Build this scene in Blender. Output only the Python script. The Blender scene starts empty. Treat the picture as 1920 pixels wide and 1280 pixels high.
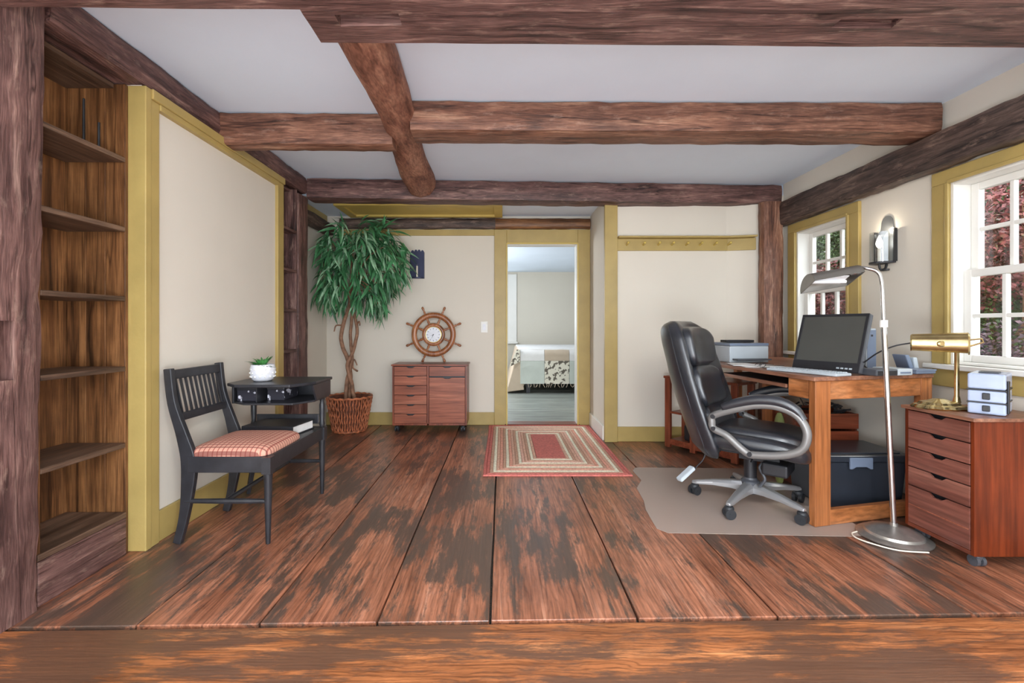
import bpy, bmesh, math, random
from mathutils import Vector, Matrix, noise
random.seed(7)
sc = bpy.context.scene
C = sc.collection

# ------------------------------------------------------------------ camera
F, CX, CY, H = 853.3, 942.0, 612.0, 1.05       # focal length and principal point in 1920x1280 pixels, eye height
cam = bpy.data.cameras.new('camera')
cam.sensor_width = 36.0
cam.lens = 36.0 * F / 1920.0
cam.shift_x = (960 - CX) / 1920.0
cam.shift_y = -(640 - CY) / 1920.0
cam.clip_start = 0.05
camo = bpy.data.objects.new('camera', cam)
camo.location = (0, 0, H)
camo.rotation_euler = (math.pi / 2, 0, 0)
C.objects.link(camo)
sc.camera = camo

# ------------------------------------------------------------------ world and lights
w = bpy.data.worlds.new('world')
sc.world = w
w.use_nodes = True
bg = w.node_tree.nodes['Background']
bg.inputs[0].default_value = (0.86, 0.93, 1.0, 1)
bg.inputs[1].default_value = 3.0

def lamp(name, kind, loc, power, color=(1, 1, 1), size=0.2, rot=None, size_y=None):
    l = bpy.data.lights.new(name, kind)
    l.energy = power
    l.color = color
    if kind == 'POINT':
        l.shadow_soft_size = size
    if kind == 'AREA':
        l.size = size
        if size_y:
            l.shape = 'RECTANGLE'
            l.size_y = size_y
    o = bpy.data.objects.new(name, l)
    o.location = loc
    if rot:
        o.rotation_euler = rot
    C.objects.link(o)
    return o

lamp('ceiling_lamp_behind', 'POINT', (0.55, -0.15, 1.95), 52, (1.0, 0.95, 0.88), 0.16)
lamp('added_fill_behind', 'POINT', (0.0, -0.15, 0.55), 84, (0.86, 0.93, 1.0), 0.3)  # added fill without a fixture, brightens the ceiling from below
lamp('bedroom_daylight', 'AREA', (-1.3, 7.0, 1.5), 48, (0.93, 0.96, 1.0), 1.2, (0, -math.pi / 2, 0), 1.2)
sun = bpy.data.lights.new('sun', 'SUN')
sun.energy = 2.0
sun.angle = math.radians(12)
sun.color = (1.0, 0.96, 0.9)
suno = bpy.data.objects.new('sun', sun)
suno.rotation_euler = (math.radians(18), math.radians(38), 0)
C.objects.link(suno)
sc.view_settings.view_transform = 'Standard'
sc.view_settings.look = 'None'
sc.view_settings.gamma = 1.0
sc.view_settings.use_curve_mapping = False
sc.view_settings.exposure = 0.58

# ------------------------------------------------------------------ helpers
def at(px, py, d):
    """pixel of the photograph at depth d (metres along the view axis)"""
    return Vector(((px - CX) * d / F, d, H - (py - CY) * d / F))

def lin(r, g, b):
    def f(c):
        c /= 255.0
        return c / 12.92 if c <= 0.04045 else ((c + 0.055) / 1.055) ** 2.4
    return (f(r), f(g), f(b), 1.0)

WORLD = {}

def thing(name, label, cat, loc=(0, 0, 0), rotz=0.0, group=None, kind=None):
    o = bpy.data.objects.new(name, None)
    o.empty_display_size = 0.05
    C.objects.link(o)
    o.location = loc
    o.rotation_euler = (0, 0, rotz)
    WORLD[o.name] = Matrix.Translation(Vector(loc)) @ Matrix.Rotation(rotz, 4, 'Z')
    if kind:
        o['kind'] = kind
    else:
        o['label'] = label
        o['category'] = cat
        if group:
            o['group'] = group
    return o

def tag(o, label, cat, group=None):
    o['label'] = label
    o['category'] = cat
    if group:
        o['group'] = group
    return o

def obj(name, bm, mat, parent=None, world=True, smooth=False, bevel=0.0, seg=2, angle=35):
    bmesh.ops.recalc_face_normals(bm, faces=bm.faces)
    if smooth:
        lim = math.radians(angle)
        for f in bm.faces:
            f.smooth = True
        for e in bm.edges:
            if len(e.link_faces) == 2 and e.calc_face_angle(0) > lim:
                e.smooth = False
    me = bpy.data.meshes.new(name)
    bm.to_mesh(me)
    bm.free()
    o = bpy.data.objects.new(name, me)
    C.objects.link(o)
    me.materials.append(mat)
    return place(o, parent, world, bevel, seg)

def place(o, parent, world=True, bevel=0, seg=2):
    me = o.data
    if parent is not None:
        o.parent = parent
        pm = WORLD[parent.name]
        if world:
            me.transform(pm.inverted())
    else:
        pm = Matrix.Identity(4)
    xs = [v.co for v in me.vertices]
    lo = Vector((min(v.x for v in xs), min(v.y for v in xs), min(v.z for v in xs)))
    hi = Vector((max(v.x for v in xs), max(v.y for v in xs), max(v.z for v in xs)))
    c = (lo + hi) / 2
    if parent is None:
        c.z = lo.z
    me.transform(Matrix.Translation(-c))
    o.location = c
    WORLD[o.name] = pm @ Matrix.Translation(c)
    if bevel > 0:
        m = o.modifiers.new('bevel', 'BEVEL')
        m.width = bevel
        m.segments = seg
        m.limit_method = 'ANGLE'
        m.angle_limit = math.radians(40)
        m.harden_normals = False
    return o

def struct(o):
    o['kind'] = 'structure'
    return o

def NB():
    return bmesh.new()

def hexa(bm, p):
    v = [bm.verts.new(q) for q in p]
    for f in ((0, 3, 2, 1), (4, 5, 6, 7), (0, 1, 5, 4), (1, 2, 6, 5), (2, 3, 7, 6), (3, 0, 4, 7)):
        bm.faces.new([v[i] for i in f])
    return bm

def box(bm, x0, x1, y0, y1, z0, z1):
    return hexa(bm, [(x0, y0, z0), (x1, y0, z0), (x1, y1, z0), (x0, y1, z0),
                     (x0, y0, z1), (x1, y0, z1), (x1, y1, z1), (x0, y1, z1)])

def B(x0, x1, y0, y1, z0, z1):
    return box(NB(), x0, x1, y0, y1, z0, z1)

def obox(bm, o, u, l0, l1, w0, w1, z0, z1):
    """box in a plan frame: u along, v to the left of u"""
    u = Vector((u[0], u[1], 0)).normalized()
    v = Vector((-u.y, u.x, 0))
    o = Vector((o[0], o[1], 0))
    q = [o + u * l0 + v * w0, o + u * l1 + v * w0, o + u * l1 + v * w1, o + u * l0 + v * w1]
    return hexa(bm, [(p.x, p.y, z0) for p in q] + [(p.x, p.y, z1) for p in q])

def prism(bm, pts, vec):
    """extrude a planar polygon (3D points) along vec"""
    vec = Vector(vec)
    a = [bm.verts.new(p) for p in pts]
    b = [bm.verts.new(Vector(p) + vec) for p in pts]
    bm.faces.new(a[::-1])
    bm.faces.new(b)
    n = len(pts)
    for i in range(n):
        bm.faces.new([a[i], a[(i + 1) % n], b[(i + 1) % n], b[i]])
    return bm

def tube(bm, pts, rad, n=10, closed=False, flat=1.0, up=(0, 0, 1)):
    """round tube along points; flat squashes it along its second axis"""
    pts = [Vector(p) for p in pts]
    m = len(pts)
    if not hasattr(rad, '__len__'):
        rad = [rad] * m
    rings = []
    prev = None
    for i, p in enumerate(pts):
        if closed:
            t = pts[(i + 1) % m] - pts[i - 1]
        else:
            t = pts[min(i + 1, m - 1)] - pts[max(i - 1, 0)]
        t.normalize()
        if prev is None:
            a = Vector(up) if abs(t.dot(Vector(up))) < 0.95 else Vector((1, 0, 0))
            nx = t.cross(a).normalized()
        else:
            nx = (prev - t * prev.dot(t)).normalized()
        prev = nx
        ny = t.cross(nx)
        rings.append([bm.verts.new(p + (nx * math.cos(k * 2 * math.pi / n) + ny * math.sin(k * 2 * math.pi / n) * flat) * rad[i]) for k in range(n)])
    for i in range(m if closed else m - 1):
        a, b = rings[i], rings[(i + 1) % m]
        for k in range(n):
            bm.faces.new([a[k], a[(k + 1) % n], b[(k + 1) % n], b[k]])
    if not closed:
        bm.faces.new(rings[0][::-1])
        bm.faces.new(rings[-1])
    return bm

def spline(pts, n=6, closed=False):
    """Catmull-Rom through points"""
    P = [Vector(p) for p in pts]
    m = len(P)
    out = []
    rng = range(m) if closed else range(m - 1)
    for i in rng:
        p0 = P[i - 1] if (closed or i > 0) else P[0]
        p1 = P[i]
        p2 = P[(i + 1) % m]
        p3 = P[(i + 2) % m] if (closed or i + 2 < m) else P[-1]
        for k in range(n):
            t = k / n
            out.append(0.5 * ((2 * p1) + (p2 - p0) * t + (2 * p0 - 5 * p1 + 4 * p2 - p3) * t * t + (3 * p1 - p0 - 3 * p2 + p3) * t ** 3))
    if not closed:
        out.append(P[-1])
    return out

def lathe(bm, prof, c=(0, 0, 0), n=24, sx=1.0, sy=1.0, rot=None):
    """profile of (r, z) turned about z"""
    c = Vector(c)
    rings = []
    for r, z in prof:
        if r < 1e-6:
            q = Vector((0, 0, z))
            rings.append([bm.verts.new(c + (rot @ q if rot else q))])
        else:
            ring = []
            for k in range(n):
                a = k * 2 * math.pi / n
                q = Vector((r * math.cos(a) * sx, r * math.sin(a) * sy, z))
                ring.append(bm.verts.new(c + (rot @ q if rot else q)))
            rings.append(ring)
    for a, b in zip(rings, rings[1:]):
        if len(a) == 1 and len(b) == 1:
            continue
        for k in range(n):
            if len(a) == 1:
                bm.faces.new([a[0], b[(k + 1) % n], b[k]])
            elif len(b) == 1:
                bm.faces.new([a[k], a[(k + 1) % n], b[0]])
            else:
                bm.faces.new([a[k], a[(k + 1) % n], b[(k + 1) % n], b[k]])
    if len(rings[0]) > 1:
        bm.faces.new(rings[0][::-1])
    if len(rings[-1]) > 1:
        bm.faces.new(rings[-1])
    return bm

def cyl(bm, p0, p1, r0, r1=None, n=16):
    return tube(bm, [p0, p1], [r0, r0 if r1 is None else r1], n)

def blob(bm, c, s, e1=0.5, e2=0.5, nu=24, nv=14, fn=None):
    """superellipsoid cushion: half sizes s, exponents e1 (vertical) and e2 (plan)"""
    def p(a, e):
        return math.copysign(abs(a) ** e, a)
    c = Vector(c)
    prof = []
    rings = []
    for j in range(nv + 1):
        v = -math.pi / 2 + math.pi * j / nv
        cz, sz = p(math.cos(v), e1), p(math.sin(v), e1)
        if j in (0, nv):
            q = Vector((0, 0, sz * s[2]))
            q = fn(q) if fn else q
            rings.append([bm.verts.new(c + q)])
            continue
        ring = []
        for k in range(nu):
            u = 2 * math.pi * k / nu
            q = Vector((cz * p(math.cos(u), e2) * s[0], cz * p(math.sin(u), e2) * s[1], sz * s[2]))
            q = fn(q) if fn else q
            ring.append(bm.verts.new(c + q))
        rings.append(ring)
    n = nu
    for a, b in zip(rings, rings[1:]):
        for k in range(n):
            if len(a) == 1:
                bm.faces.new([a[0], b[(k + 1) % n], b[k]])
            elif len(b) == 1:
                bm.faces.new([a[k], a[(k + 1) % n], b[0]])
            else:
                bm.faces.new([a[k], a[(k + 1) % n], b[(k + 1) % n], b[k]])
    return bm

def hewn(bm, p0, p1, wv, hv, nseg=40, amp=0.006, seed=0, wob=0.006):
    """hand-hewn timber: p0-p1 is one bottom edge line, wv and hv span its cross-section"""
    p0, p1, wv, hv = Vector(p0), Vector(p1), Vector(wv), Vector(hv)
    wn, hn = wv.normalized(), hv.normalized()
    k = 4
    uv = [(i / k, 0) for i in range(k)] + [(1, i / k) for i in range(k)] + [(1 - i / k, 1) for i in range(k)] + [(0, 1 - i / k) for i in range(k)]
    rings = []
    for s in range(nseg + 1):
        t = s / nseg
        c = p0.lerp(p1, t)
        ring = []
        for (a, b) in uv:
            a2 = 0.5 + (a - 0.5) * 1.0
            q = c + wv * a2 + hv * b
            corner = (a in (0, 1)) and (b in (0, 1))
            nx = noise.noise(q * 5.0 + Vector((seed, 3, 0))) * wob + noise.noise(q * 16.0 + Vector((0, seed, 7))) * amp
            out = (wn * ((1 if a == 1 else 0) - (1 if a == 0 else 0)) + hn * ((1 if b == 1 else 0) - (1 if b == 0 else 0)))
            if out.length > 0:
                out.normalize()
            q = q + out * (nx - (0.012 if corner else 0.0))
            ring.append(bm.verts.new(q))
        rings.append(ring)
    n = len(uv)
    for a, b in zip(rings, rings[1:]):
        for i in range(n):
            bm.faces.new([a[i], a[(i + 1) % n], b[(i + 1) % n], b[i]])
    bm.faces.new(rings[0][::-1])
    bm.faces.new(rings[-1])
    return bm

def dup(root, loc, rotz=None, label=None):
    r = root.copy()
    C.objects.link(r)
    r.location = loc
    if rotz is not None:
        r.rotation_euler = (0, 0, rotz)
    if label:
        r['label'] = label
    for ch in list(root.children):
        c = ch.copy()
        C.objects.link(c)
        c.parent = r
        for g in ch.children:
            d = g.copy()
            C.objects.link(d)
            d.parent = c
    return r

# ------------------------------------------------------------------ materials
def newmat(name):
    m = bpy.data.materials.new(name)
    m.use_nodes = True
    nt = m.node_tree
    return m, nt, nt.nodes['Principled BSDF']

def N(nt, t, **kw):
    n = nt.nodes.new(t)
    for k, v in kw.items():
        setattr(n, k, v)
    return n

def plain(name, col, rough=0.5, metal=0.0, bump=0.0, bscale=60, var=0.06, vscale=6, coat=0.0, spec=0.5):
    m, nt, p = newmat(name)
    p.inputs['Roughness'].default_value = rough
    p.inputs['Metallic'].default_value = metal
    p.inputs['Specular IOR Level'].default_value = spec
    p.inputs['Coat Weight'].default_value = coat
    tc = N(nt, 'ShaderNodeTexCoord')
    nz = N(nt, 'ShaderNodeTexNoise')
    nz.inputs['Scale'].default_value = vscale
    nz.inputs['Detail'].default_value = 5
    nt.links.new(tc.outputs['Object'], nz.inputs['Vector'])
    rp = N(nt, 'ShaderNodeValToRGB')
    a = [max(0, c * (1 - var * 2)) for c in col[:3]] + [1]
    b = [min(1, c * (1 + var * 2)) for c in col[:3]] + [1]
    rp.color_ramp.elements[0].position = 0.3
    rp.color_ramp.elements[0].color = a
    rp.color_ramp.elements[1].position = 0.7
    rp.color_ramp.elements[1].color = b
    nt.links.new(nz.outputs['Fac'], rp.inputs['Fac'])
    nt.links.new(rp.outputs['Color'], p.inputs['Base Color'])
    if bump:
        n2 = N(nt, 'ShaderNodeTexNoise')
        n2.inputs['Scale'].default_value = bscale
        n2.inputs['Detail'].default_value = 4
        nt.links.new(tc.outputs['Object'], n2.inputs['Vector'])
        bp = N(nt, 'ShaderNodeBump')
        bp.inputs['Strength'].default_value = bump
        bp.inputs['Distance'].default_value = 0.01
        nt.links.new(n2.outputs['Fac'], bp.inputs['Height'])
        nt.links.new(bp.outputs['Normal'], p.inputs['Normal'])
    return m

def ramp(nt, stops):
    r = N(nt, 'ShaderNodeValToRGB')
    e = r.color_ramp.elements
    while len(e) < len(stops):
        e.new(0.5)
    for i, (pos, c) in enumerate(stops):
        e[i].position = pos
        e[i].color = c
    return r

def mixc(nt, fac, a, b, mode='MIX'):
    m = N(nt, 'ShaderNodeMix', data_type='RGBA', blend_type=mode)
    for s, v in ((0, fac), (6, a), (7, b)):
        if hasattr(v, 'links'):
            nt.links.new(v, m.inputs[s])
        else:
            m.inputs[s].default_value = v
    return m.outputs[2]

def wood(name, axis, stops, rough=0.55, grain=14, stretch=0.07, bump=0.35, crack=0.0, blotch=0.35, worn=None, coat=0.0, rings=0.0, spec=0.4, scuff=0.0, knots=0.0, ringscale=11):
    """procedural timber: grain runs along axis; worn = (colour, amount) for patches of lost paint"""
    m, nt, p = newmat(name)
    tc = N(nt, 'ShaderNodeTexCoord')
    oi = N(nt, 'ShaderNodeObjectInfo')
    mul = N(nt, 'ShaderNodeMath', operation='MULTIPLY')
    mul.inputs[1].default_value = 37.0
    nt.links.new(oi.outputs['Random'], mul.inputs[0])
    add = N(nt, 'ShaderNodeVectorMath', operation='ADD')
    nt.links.new(tc.outputs['Object'], add.inputs[0])
    nt.links.new(mul.outputs[0], add.inputs[1])
    mp = N(nt, 'ShaderNodeMapping')
    s = [1.0, 1.0, 1.0]
    s['xyz'.index(axis)] = stretch
    mp.inputs['Scale'].default_value = s
    nt.links.new(add.outputs[0], mp.inputs['Vector'])
    g = N(nt, 'ShaderNodeTexNoise')
    g.inputs['Scale'].default_value = grain
    g.inputs['Detail'].default_value = 9
    g.inputs['Roughness'].default_value = 0.62
    g.inputs['Distortion'].default_value = 0.6
    nt.links.new(mp.outputs['Vector'], g.inputs['Vector'])
    r = ramp(nt, stops)
    nt.links.new(g.outputs['Fac'], r.inputs['Fac'])
    col = r.outputs['Color']
    fine = N(nt, 'ShaderNodeTexNoise')
    fine.inputs['Scale'].default_value = grain * 7
    fine.inputs['Detail'].default_value = 4
    nt.links.new(mp.outputs['Vector'], fine.inputs['Vector'])
    fr = ramp(nt, [(0.32, (0.5, 0.48, 0.48, 1)), (0.66, (1.22, 1.22, 1.22, 1))])
    nt.links.new(fine.outputs['Fac'], fr.inputs['Fac'])
    col = mixc(nt, 0.75, col, fr.outputs['Color'], 'MULTIPLY')
    if rings:
        wv = N(nt, 'ShaderNodeTexWave', wave_type='BANDS', bands_direction={'x': 'Y', 'y': 'X', 'z': 'X'}[axis])
        wv.inputs['Scale'].default_value = ringscale
        wv.inputs['Distortion'].default_value = 14
        wv.inputs['Detail'].default_value = 3
        wv.inputs['Detail Scale'].default_value = 1.0
        mp2 = N(nt, 'ShaderNodeMapping')
        s2 = [1.0, 1.0, 1.0]
        s2['xyz'.index(axis)] = 0.28
        mp2.inputs['Scale'].default_value = s2
        nt.links.new(add.outputs[0], mp2.inputs['Vector'])
        nt.links.new(mp2.outputs['Vector'], wv.inputs['Vector'])
        wr = ramp(nt, [(0.0, (0.28, 0.2, 0.16, 1)), (0.35, (1, 1, 1, 1)), (1.0, (1.1, 1.05, 1, 1))])
        nt.links.new(wv.outputs['Fac'], wr.inputs['Fac'])
        col = mixc(nt, rings, col, wr.outputs['Color'], 'MULTIPLY')
    bl = N(nt, 'ShaderNodeTexNoise')
    bl.inputs['Scale'].default_value = 3.0
    bl.inputs['Detail'].default_value = 7
    bl.inputs['Roughness'].default_value = 0.65
    nt.links.new(add.outputs[0], bl.inputs['Vector'])
    br = ramp(nt, [(0.3, (0.5, 0.47, 0.47, 1)), (0.7, (1.3, 1.27, 1.22, 1))])
    nt.links.new(bl.outputs['Fac'], br.inputs['Fac'])
    col = mixc(nt, blotch, col, br.outputs['Color'], 'MULTIPLY')
    crk = None
    if crack:
        mc_ = N(nt, 'ShaderNodeMapping')
        sc3 = [1.0, 1.0, 1.0]
        sc3['xyz'.index(axis)] = 0.035
        mc_.inputs['Scale'].default_value = sc3
        nt.links.new(add.outputs[0], mc_.inputs['Vector'])
        nc = N(nt, 'ShaderNodeTexNoise')
        nc.inputs['Scale'].default_value = 9.0
        nc.inputs['Detail'].default_value = 3
        nc.inputs['Distortion'].default_value = 0.3
        nt.links.new(mc_.outputs['Vector'], nc.inputs['Vector'])
        sb = N(nt, 'ShaderNodeMath', operation='SUBTRACT')
        sb.inputs[1].default_value = 0.5
        nt.links.new(nc.outputs['Fac'], sb.inputs[0])
        ab = N(nt, 'ShaderNodeMath', operation='ABSOLUTE')
        nt.links.new(sb.outputs[0], ab.inputs[0])
        crk = ramp(nt, [(0.0, (0.18, 0.13, 0.12, 1)), (0.012, (1, 1, 1, 1))])
        nt.links.new(ab.outputs[0], crk.inputs['Fac'])
        col = mixc(nt, crack, col, crk.outputs['Color'], 'MULTIPLY')
    if knots:
        mk = N(nt, 'ShaderNodeMapping')
        sk = [1.0, 1.0, 1.0]
        sk['xyz'.index(axis)] = 0.55
        mk.inputs['Scale'].default_value = sk
        nt.links.new(add.outputs[0], mk.inputs['Vector'])
        vk = N(nt, 'ShaderNodeTexVoronoi')
        vk.inputs['Scale'].default_value = 2.6
        nt.links.new(mk.outputs['Vector'], vk.inputs['Vector'])
        rk = ramp(nt, [(0.02, (0.22, 0.14, 0.11, 1)), (0.075, (0.75, 0.7, 0.68, 1)), (0.12, (1, 1, 1, 1))])
        nt.links.new(vk.outputs['Distance'], rk.inputs['Fac'])
        col = mixc(nt, knots, col, rk.outputs['Color'], 'MULTIPLY')
    if scuff:
        ns = N(nt, 'ShaderNodeTexNoise')
        ns.inputs['Scale'].default_value = 24
        ns.inputs['Detail'].default_value = 8
        ns.inputs['Roughness'].default_value = 0.7
        ms_ = N(nt, 'ShaderNodeMapping')
        ss_ = [1.0, 1.0, 1.0]
        ss_['xyz'.index(axis)] = 0.3
        ms_.inputs['Scale'].default_value = ss_
        nt.links.new(add.outputs[0], ms_.inputs['Vector'])
        nt.links.new(ms_.outputs['Vector'], ns.inputs['Vector'])
        rs = ramp(nt, [(0.56, (0, 0, 0, 1)), (0.72, (1, 1, 1, 1))])
        nt.links.new(ns.outputs['Fac'], rs.inputs['Fac'])
        sf = N(nt, 'ShaderNodeMath', operation='MULTIPLY')
        sf.inputs[1].default_value = scuff
        nt.links.new(rs.outputs['Color'], sf.inputs[0])
        col = mixc(nt, sf.outputs[0], col, lin(196, 164, 146))
    if worn:
        wcol, amt = worn
        mp3 = N(nt, 'ShaderNodeMapping')
        s3 = [1.0, 1.0, 1.0]
        s3['xyz'.index(axis)] = 0.2
        mp3.inputs['Scale'].default_value = s3
        nt.links.new(add.outputs[0], mp3.inputs['Vector'])
        n3 = N(nt, 'ShaderNodeTexNoise')
        n3.inputs['Scale'].default_value = 13.0
        n3.inputs['Detail'].default_value = 10
        n3.inputs['Roughness'].default_value = 0.74
        nt.links.new(mp3.outputs['Vector'], n3.inputs['Vector'])
        n4 = N(nt, 'ShaderNodeTexNoise')
        n4.inputs['Scale'].default_value = 1.6
        n4.inputs['Detail'].default_value = 2
        nt.links.new(add.outputs[0], n4.inputs['Vector'])
        sm = N(nt, 'ShaderNodeMath', operation='MULTIPLY_ADD')
        sm.inputs[1].default_value = 0.55
        nt.links.new(n4.outputs['Fac'], sm.inputs[0])
        nt.links.new(n3.outputs['Fac'], sm.inputs[2])
        mr = ramp(nt, [(0.97 - amt, (0, 0, 0, 1)), (1.06 - amt, (1, 1, 1, 1))])
        nt.links.new(sm.outputs[0], mr.inputs['Fac'])
        sc_ = N(nt, 'ShaderNodeMath', operation='MULTIPLY')
        sc_.inputs[1].default_value = 0.88
        nt.links.new(mr.outputs['Color'], sc_.inputs[0])
        col = mixc(nt, sc_.outputs[0], col, wcol)
    nt.links.new(col, p.inputs['Base Color'])
    p.inputs['Specular IOR Level'].default_value = spec
    p.inputs['Coat Weight'].default_value = coat
    p.inputs['Coat Roughness'].default_value = 0.25
    rr = N(nt, 'ShaderNodeMapRange')
    rr.inputs['To Min'].default_value = max(0.05, rough - 0.12)
    rr.inputs['To Max'].default_value = min(1, rough + 0.12)
    nt.links.new(g.outputs['Fac'], rr.inputs['Value'])
    nt.links.new(rr.outputs[0], p.inputs['Roughness'])
    bp = N(nt, 'ShaderNodeBump')
    bp.inputs['Strength'].default_value = bump
    bp.inputs['Distance'].default_value = 0.004
    hm = N(nt, 'ShaderNodeMath', operation='ADD')
    nt.links.new(g.outputs['Fac'], hm.inputs[0])
    nt.links.new(fine.outputs['Fac'], hm.inputs[1])
    nt.links.new(hm.outputs[0], bp.inputs['Height'])
    nt.links.new(bp.outputs['Normal'], p.inputs['Normal'])
    return m

BEAM = [(0.30, lin(48, 34, 33)), (0.43, lin(96, 68, 64)), (0.57, lin(124, 92, 86)), (0.72, lin(172, 140, 128))]
BEAM_B = [(0.30, lin(60, 40, 32)), (0.43, lin(116, 78, 62)), (0.57, lin(146, 104, 84)), (0.72, lin(190, 150, 124))]
DARK = [(0.30, lin(38, 32, 31)), (0.45, lin(78, 64, 59)), (0.6, lin(106, 88, 80)), (0.75, lin(142, 122, 110))]
SHELF = [(0.28, lin(52, 34, 20)), (0.45, lin(112, 74, 44)), (0.6, lin(142, 98, 60)), (0.78, lin(168, 122, 80))]
SHELFB = [(0.28, lin(60, 44, 34)), (0.5, lin(104, 80, 64)), (0.78, lin(138, 112, 92))]
MAT = {}
for a in 'xyz':
    MAT['beam_' + a] = wood('hewn_timber_' + a, a, BEAM, 0.5, 22, 0.09, 0.7, spec=0.4, blotch=0.75, crack=0.85, scuff=0.4, knots=0.5)
    MAT['beamb_' + a] = wood('hewn_timber_warm_' + a, a, BEAM_B, 0.5, 22, 0.09, 0.7, spec=0.4, blotch=0.75, crack=0.85, scuff=0.4, knots=0.5)
    MAT['dark_' + a] = wood('weathered_timber_' + a, a, DARK, 0.55, 22, 0.09, 0.7, spec=0.4, blotch=0.75, crack=0.85, scuff=0.35, knots=0.4)
    MAT['shelf_' + a] = wood('old_pine_' + a, a, SHELF, 0.45, 20, 0.05, 0.3, blotch=0.75, crack=0.7, knots=0.7)
    MAT['shelfb_' + a] = wood('old_pine_grey_' + a, a, SHELFB, 0.55, 20, 0.05, 0.3, blotch=0.5)
FLOOR = [(0.28, lin(112, 70, 50)), (0.43, lin(158, 102, 76)), (0.58, lin(180, 120, 92)), (0.75, lin(206, 156, 130))]
MAT['floor'] = wood('worn_floor_paint', 'y', FLOOR, 0.33, 16, 0.04, 0.25, worn=(lin(78, 66, 58), 0.205), spec=0.5, blotch=0.7, rings=0.3, crack=0.45, knots=0.6, scuff=0.12)
MAT['floor_d'] = wood('worn_floor_paint_dark', 'y', FLOOR, 0.33, 16, 0.04, 0.25, worn=(lin(78, 66, 58), 0.245), spec=0.5, blotch=0.7, rings=0.3, crack=0.45, knots=0.6, scuff=0.12)
FLOORX = [(0.28, lin(104, 64, 42)), (0.43, lin(164, 102, 62)), (0.58, lin(188, 120, 74)), (0.75, lin(208, 146, 98))]
MAT['floor_x'] = wood('worn_threshold_board', 'x', FLOORX, 0.33, 16, 0.05, 0.3, worn=(lin(92, 66, 52), 0.25), spec=0.5, rings=0.5, blotch=0.7, knots=0.6, ringscale=22)
MAT['bedfloor'] = wood('grey_green_floor_paint', 'x', [(0.2, lin(112, 116, 110)), (0.5, lin(150, 156, 148)), (0.8, lin(178, 182, 172))], 0.4, 8, 0.05, 0.15)
MAT['grit'] = plain('dark_grit', lin(74, 68, 60), 0.9, bump=1.0, bscale=180, var=0.35, vscale=160)
CHERRY = [(0.25, lin(84, 38, 24)), (0.5, lin(130, 64, 42)), (0.75, lin(164, 92, 64))]
for a in 'xyz':
    MAT['cherry_' + a] = wood('cherry_veneer_' + a, a, CHERRY, 0.35, 9, 0.06, 0.08, spec=0.5, blotch=0.2)
CHERRYD = [(0.25, lin(82, 46, 38)), (0.5, lin(124, 74, 62)), (0.75, lin(154, 102, 86))]
MAT['cherry_d'] = wood('cherry_drawer_front', 'y', CHERRYD, 0.4, 9, 0.06, 0.08, spec=0.5, blotch=0.25)
MAT['cherry_f'] = wood('cherry_front_light', 'x', [(0.25, lin(124, 66, 48)), (0.5, lin(162, 94, 70)), (0.75, lin(186, 120, 94))], 0.4, 9, 0.06, 0.08, blotch=0.2)
RED = [(0.25, lin(84, 32, 12)), (0.5, lin(112, 46, 18)), (0.75, lin(132, 60, 28))]
MAT['redside'] = wood('glossy_red_brown_veneer', 'z', RED, 0.42, 8, 0.06, 0.05, spec=0.3, blotch=0.4)
OAK = [(0.25, lin(136, 80, 42)), (0.5, lin(176, 110, 64)), (0.75, lin(204, 142, 96))]
for a in 'xyz':
    MAT['desk_' + a] = wood('honey_desk_wood_' + a, a, OAK, 0.38, 9, 0.06, 0.08, spec=0.5, blotch=0.2)
MAT['desktop'] = wood('desk_top_wood', 'y', [(0.25, lin(104, 66, 48)), (0.5, lin(142, 96, 74)), (0.75, lin(170, 124, 100))], 0.35, 9, 0.06, 0.06)
MAT['wall'] = plain('cream_plaster', lin(222, 214, 200), 0.85, bump=0.05, bscale=40, var=0.012, vscale=2)
MAT['wall_b'] = plain('bedroom_beige_paint', lin(212, 206, 192), 0.85, var=0.01, vscale=2)
MAT['ceiling'] = plain('white_ceiling_paint', lin(226, 238, 252), 0.9, bump=0.05, bscale=30, var=0.012, vscale=2)
MAT['yellow'] = plain('mustard_trim_paint', lin(176, 152, 91), 0.42, bump=0.06, bscale=50, var=0.05, vscale=5)
MAT['yellow_b'] = plain('bright_mustard_paint', lin(204, 178, 94), 0.42, var=0.04, vscale=5)
MAT['white'] = plain('white_gloss_paint', lin(232, 230, 224), 0.35, var=0.01)
MAT['black'] = plain('black_furniture_paint', lin(44, 44, 48), 0.36, bump=0.05, bscale=40, var=0.15, vscale=14)
MAT['leather'] = plain('black_leather', lin(36, 39, 46), 0.36, bump=0.12, bscale=220, var=0.08, vscale=20, spec=0.7, coat=0.6)
MAT['leather'].node_tree.nodes['Principled BSDF'].inputs['Coat Roughness'].default_value = 0.28
MAT['armgrey'] = plain('grey_arm_plastic', lin(128, 126, 124), 0.35, metal=0.3, var=0.04)
MAT['silver'] = plain('silver_painted_metal', lin(176, 176, 178), 0.32, metal=0.6, var=0.04)
MAT['plastic'] = plain('black_plastic', lin(36, 36, 40), 0.42, var=0.06)
MAT['plastic_g'] = plain('dark_grey_plastic', lin(72, 74, 80), 0.42, var=0.05)
MAT['lightgrey'] = plain('light_grey_plastic', lin(176, 184, 190), 0.4, var=0.03)
MAT['bluegrey'] = plain('blue_grey_plastic', lin(110, 122, 142), 0.4, var=0.05)
MAT['chrome'] = plain('brushed_chrome', lin(206, 204, 204), 0.2, metal=1.0, var=0.03)
MAT['steel'] = plain('tarnished_steel', lin(176, 172, 166), 0.34, metal=0.75, var=0.1, vscale=20)
MAT['shade'] = plain('dull_grey_lamp_metal', lin(128, 124, 118), 0.36, metal=0.6, var=0.06)
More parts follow.
